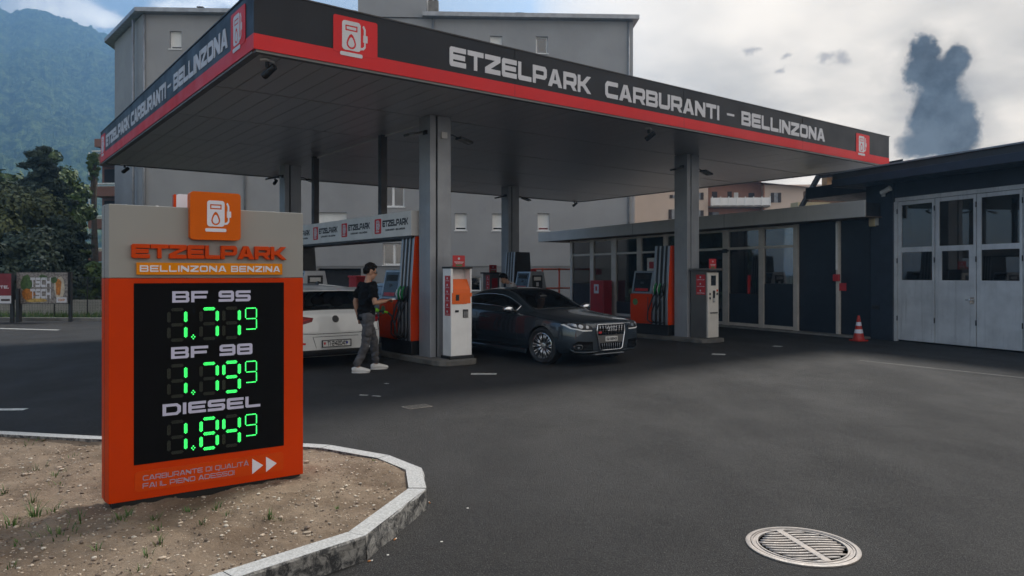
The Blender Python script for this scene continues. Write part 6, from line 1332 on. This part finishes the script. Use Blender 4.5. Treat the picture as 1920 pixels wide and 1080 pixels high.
def person(label, loc, rz, J, top, bottom, shoe, hair, glasses=False, hturn=0., tilt=0.):
    e = empty('person', loc, rz, label, 'person'); V = {k: Vector(v) for k, v in J.items()}
    b = MB(); pel, che, nk, hd = V['pel'], V['che'], V['nk'], V['hd']
    fwd = Vector((1, 0, 0))
    b.tube([pel + Vector((0, 0, -.08)), pel + Vector((0, 0, .05)), pel.lerp(che, .4), pel.lerp(che, .75), che, che.lerp(nk, .6)], [(.1, .14), (.11, .155), (.1, .135), (.115, .155), (.11, .17), (.07, .1)], 16, side=(1, 0, 0))
    b.tube([che.lerp(nk, .5), nk, nk.lerp(hd, .7)], [(.07, .08), (.055, .055), (.055, .055)], 12)
    HM = Matrix.Translation(hd) @ Matrix.Rotation(hturn, 4, 'Z') @ Matrix.Rotation(tilt, 4, 'Y'); i0 = len(b.v)
    b.ball((0, 0, .035), (.098, .078, .1), 18, 12); b.ball((.03, 0, -.05), (.066, .058, .075), 14, 10); b.ball((.055, 0, -.085), (.035, .036, .03), 10, 8)
    b.tube([(.088, 0, .03), (.108, 0, -.005), (.118, 0, -.022), (.092, 0, -.032)], [.008, .012, .015, .01], 8); b.ball((.094, 0, -.052), (.012, .026, .006), 8, 6); b.ball((.093, 0, -.064), (.012, .022, .006), 8, 6); b.ball((.086, 0, .036), (.014, .05, .009), 10, 6)
    for s in (-1, 1): b.ball((-.008, s * .08, -.005), (.02, .012, .033), 8, 8)
    b.xf(HM, i0)
    for S_ in 'LR':
        sh, el, wr, hp, kn, an = (V[k + S_] for k in ('sh', 'el', 'wr', 'hp', 'kn', 'an')); sgn = 1 if S_ == 'L' else -1
        b.tube([che.lerp(sh, .55), sh, sh.lerp(el, .3), sh.lerp(el, .7), el, el.lerp(wr, .3), wr], [.07, .062, .055, .048, .042, .043, .028], 12)
        b.tube([hp.lerp(pel, .3), hp, hp.lerp(kn, .4), kn, kn.lerp(an, .3), an], [.09, .092, .08, .058, .058, .036], 12)
        toe = V['to' + S_]; ft = (toe - an); ft.z = 0; ft.normalize(); b.tube([an + Vector((0, 0, -.03)) - ft * .05, an + ft * .07 + Vector((0, 0, -.055)), an + ft * .17 + Vector((0, 0, -.065))], [.035, .035, .022], 10)
        # hand: palm, four fingers of unequal length with bends, thumb from the palm's side
        d = (V['hd' + S_] - wr).normalized(); up = V.get('up' + S_, Vector((0, 0, 1))); lat = d.cross(up).normalized(); nrm = lat.cross(d).normalized(); c = wr + d * .05
        b.tube([wr - d * .01, wr + d * .03, wr + d * .085], [(.022, .016), (.037, .016), (.04, .013)], 10, side=tuple(lat))
        for k, (off, L_) in enumerate(((-.031, .072), (-.011, .082), (.01, .077), (.03, .06))):
            p = wr + d * .085 + lat * off; q = p + d * L_ * .45 - nrm * .012; r_ = q + (d * .55 - nrm * .8).normalized() * L_ * .35; w_ = r_ + (d * .1 - nrm).normalized() * L_ * .25; b.tube([p - d * .02, p, q, r_, w_], [.009, .0095, .009, .0085, .007], 7)
        ts = -1 if S_ == 'R' else 1; p = wr + d * .03 - lat * ts * .032 * (1); b.tube([p, p - lat * ts * .022 + d * .025, p - lat * ts * .022 + d * .055 - nrm * .02, p - lat * ts * .01 + d * .07 - nrm * .03], [.014, .013, .011, .009], 7)
    body = remesh(b, .0075, 'body', [M_SKIN], e, smooth_it=3)
    # clothing
    t_ = MB(); hem = pel + Vector((0, 0, -.1))
    t_.tube([hem, pel + Vector((0, 0, .05)), pel.lerp(che, .4), pel.lerp(che, .75), che, che.lerp(nk, .45), che.lerp(nk, .8)], [(.14, .18), (.138, .178), (.128, .165), (.138, .178), (.13, .188), (.1, .14), (.066, .07)], 18, side=(1, 0, 0))
    for S_ in 'LR':
        sh, el = V['sh' + S_], V['el' + S_]; t_.tube([che.lerp(sh, .5), sh, sh.lerp(el, .35), sh.lerp(el, .72)], [.09, .08, .077, .08], 12)
    remesh(t_, .011, 'shirt', [top], e, .022, 7.)
    t_ = MB(); t_.tube([pel + Vector((0, 0, .06)), pel + Vector((0, 0, -.04)), pel + Vector((0, 0, -.1))], [(.122, .165), (.13, .172), (.1, .14)], 16, side=(1, 0, 0))
    for S_ in 'LR':
        hp, kn, an = V['hp' + S_], V['kn' + S_], V['an' + S_]; t_.tube([hp.lerp(pel, .25), hp, hp.lerp(kn, .5), kn, kn.lerp(an, .5), an + Vector((0, 0, .07)), an + Vector((0, 0, .015))], [.106, .105, .092, .075, .07, .062, .05], 14)
        if bottom is M_TROU: t_.ball(hp.lerp(kn, .62) + Vector((-.01, .075 if S_ == 'L' else -.075, 0)), (.07, .035, .085), 10, 8)
    remesh(t_, .011, 'trousers', [bottom], e, .016, 9.)
    for S_ in 'LR':
        an, toe = V['an' + S_], V['to' + S_]; ft = (toe - an); ft.z = 0; ft.normalize(); lt = Vector((-ft.y, ft.x, 0)); z0 = an.z - .09
        t_ = MB(); t_.tube([an + Vector((0, 0, .005)) - ft * .03, an + Vector((0, 0, -.03)) - ft * .02], [(.048, .045), (.05, .045)], 10); a0 = Vector((an.x, an.y, z0))
        t_.tube([a0 - ft * .085 + Vector((0, 0, .05)), a0 - ft * .05 + Vector((0, 0, .055)), a0 + ft * .05 + Vector((0, 0, .055)), a0 + ft * .13 + Vector((0, 0, .042)), a0 + ft * .19 + Vector((0, 0, .034)), a0 + ft * .215 + Vector((0, 0, .03))], [(.036, .03), (.05, .044), (.05, .046), (.04, .047), (.03, .042), (.018, .025)], 14, side=(0, 0, 1))
        sh_ = remesh(t_, .009, 'shoe', [shoe], e)
        t_ = MB(); outl = []
        for k in range(18):
            a = 2 * math.pi * k / 18; fx_ = .055 + .145 * math.cos(a); outl.append(a0 + ft * fx_ + lt * .047 * math.sin(a) * (1.05 if math.cos(a) > -.2 else .85))
        t_.rings([[p + Vector((0, 0, .001)) for p in outl], [p + Vector((0, 0, .028)) for p in outl]]).build('sole', M_SHOE if shoe is M_SHOE else M_RUBBER, sh_, smooth=True, sharp=40)
    h_ = MB(); rnd = random.Random(5)
    for k in range(190):
        th, ph_ = rnd.uniform(0, 6.283), math.acos(rnd.uniform(-.55, 1)); v = Vector((math.sin(ph_) * math.cos(th), math.sin(ph_) * math.sin(th), math.cos(ph_)))
        if v.x > .55 and v.z < .55: continue
        if v.x > .1 and v.z < .1: continue
        if v.z < -.05 and v.x > -.3: continue
        c = Vector((v.x * .098, v.y * .08, v.z * .105 + .045)); h_.ball(c, rnd.uniform(.02, .032), 7, 5)
    h_.ball((-.01, 0, .06), (.09, .077, .088), 14, 10); h_.xf(HM); remesh(h_, .007, 'hair', [hair], e, .004, 45., 1)
    for s in (-1, 1): MB().ball((.088, s * .032, .012), (.012, .014, .009), 10, 8).xf(HM).build('eye', M_PVC, e, smooth=True); MB().ball((.097, s * .032, .012), (.004, .006, .006), 8, 6).xf(HM).build('iris', M_PLBLACK, e, smooth=True)
    if glasses:
        g_ = MB()
        for s in (-1, 1): g_.tube([(.108, s * .034 + .026 * math.cos(a), .01 + .022 * math.sin(a)) for a in [k * .5236 for k in range(12)]], .003, 5, closed=True); g_.tube([(.106, s * .06, .015), (.05, s * .082, .015), (-.01, s * .085, .012)], .0025, 5)
        g_.tube([(.109, -.01, .014), (.111, .01, .014)], .0025, 5); g_.xf(HM).build('glasses', M_STEEL, e)
    return e
MAN = dict(pel=(.05, .02, .97), che=(.06, .0, 1.37), nk=(.07, 0, 1.52), hd=(.105, -.01, 1.655), shL=(.05, .19, 1.44), shR=(.06, -.19, 1.44), elL=(-.03, .27, 1.16), wrL=(.02, .26, .92), hdL=(.06, .24, .8), upL=(0, -1, 0), elR=(.06, -.27, 1.15), wrR=(.3, -.2, 1.18), hdR=(.42, -.16, 1.2), upR=(0, .5, 1),
           hpL=(.06, .1, .92), hpR=(.03, -.1, .92), knL=(.24, .13, .52), knR=(-.01, -.1, .5), anL=(.3, .16, .09), anR=(-.16, -.07, .09), toL=(.5, .1, 0), toR=(.02, -.17, 0))
person('man in a black shirt, grey cargo trousers and white sneakers holding a card', W(2.33, 1.56), R(38), MAN, M_TEEB, M_TROU, M_SHOE, M_HAIRD, True, R(-18), R(8))
e = empty('payment_card', W(2.33, 1.56), R(38), 'thin pale card held in the right hand of the man in black', 'card'); MB().box(-.045, .045, -.028, .028, -.0006, .0006).xf(Matrix.Translation((.455, -.15, 1.205)) @ Matrix.Rotation(R(20), 4, 'X') @ Matrix.Rotation(R(-10), 4, 'Y')).build('card_face', M_BEAM, e)
MAN2 = dict(MAN, pel=(0, 0, .95), che=(.14, 0, 1.3), nk=(.25, 0, 1.42), hd=(.34, 0, 1.5), shL=(.16, .2, 1.36), shR=(.16, -.2, 1.36), elL=(.24, .25, 1.1), wrL=(.42, .18, 1.0), hdL=(.52, .15, .97), elR=(.24, -.25, 1.1), wrR=(.42, -.18, 1.0), hdR=(.52, -.15, .97), hpL=(0, .1, .9), hpR=(0, -.1, .9), knL=(.04, .11, .5), knR=(.04, -.11, .5), anL=(0, .12, .09), anR=(0, -.12, .09), toL=(.2, .14, 0), toR=(.2, -.14, 0))
q = P(968, 600, 20.3); person('stooping man in a white shirt behind the roof of the dark coupe', (q.x, q.y, 0), R(190), MAN2, M_TEEW, M_JEAN, M_RUBBER, M_HAIRD, False, 0, R(25))
SIT = dict(pel=(-.16, 0, .5), che=(-.26, 0, .82), nk=(-.27, 0, .97), hd=(-.24, 0, 1.1), shL=(-.25, .19, .89), shR=(-.25, -.19, .89), elL=(-.05, .24, .7), wrL=(.16, .17, .82), hdL=(.26, .15, .86), elR=(-.05, -.24, .7), wrR=(.16, -.17, .82), hdR=(.26, -.15, .86), upL=(0, 0, 1), upR=(0, 0, 1), hpL=(-.1, .1, .5), hpR=(-.1, -.1, .5), knL=(.3, .12, .6), knR=(.3, -.12, .6), anL=(.5, .12, .42), anR=(.5, -.12, .42), toL=(.7, .12, .3), toR=(.7, -.12, .3))
dm = Matrix.Translation(W(6.24, 2.02)) @ Matrix.Rotation(A - math.pi / 2, 4, 'Z')
person('grey haired driver in a pale shirt behind the windscreen of the coupe', dm @ Vector((.16, .36, -.02)), A - math.pi / 2, SIT, M_TEEW, M_JEAN, M_RUBBER, M_HAIRG, False, 0, 0)
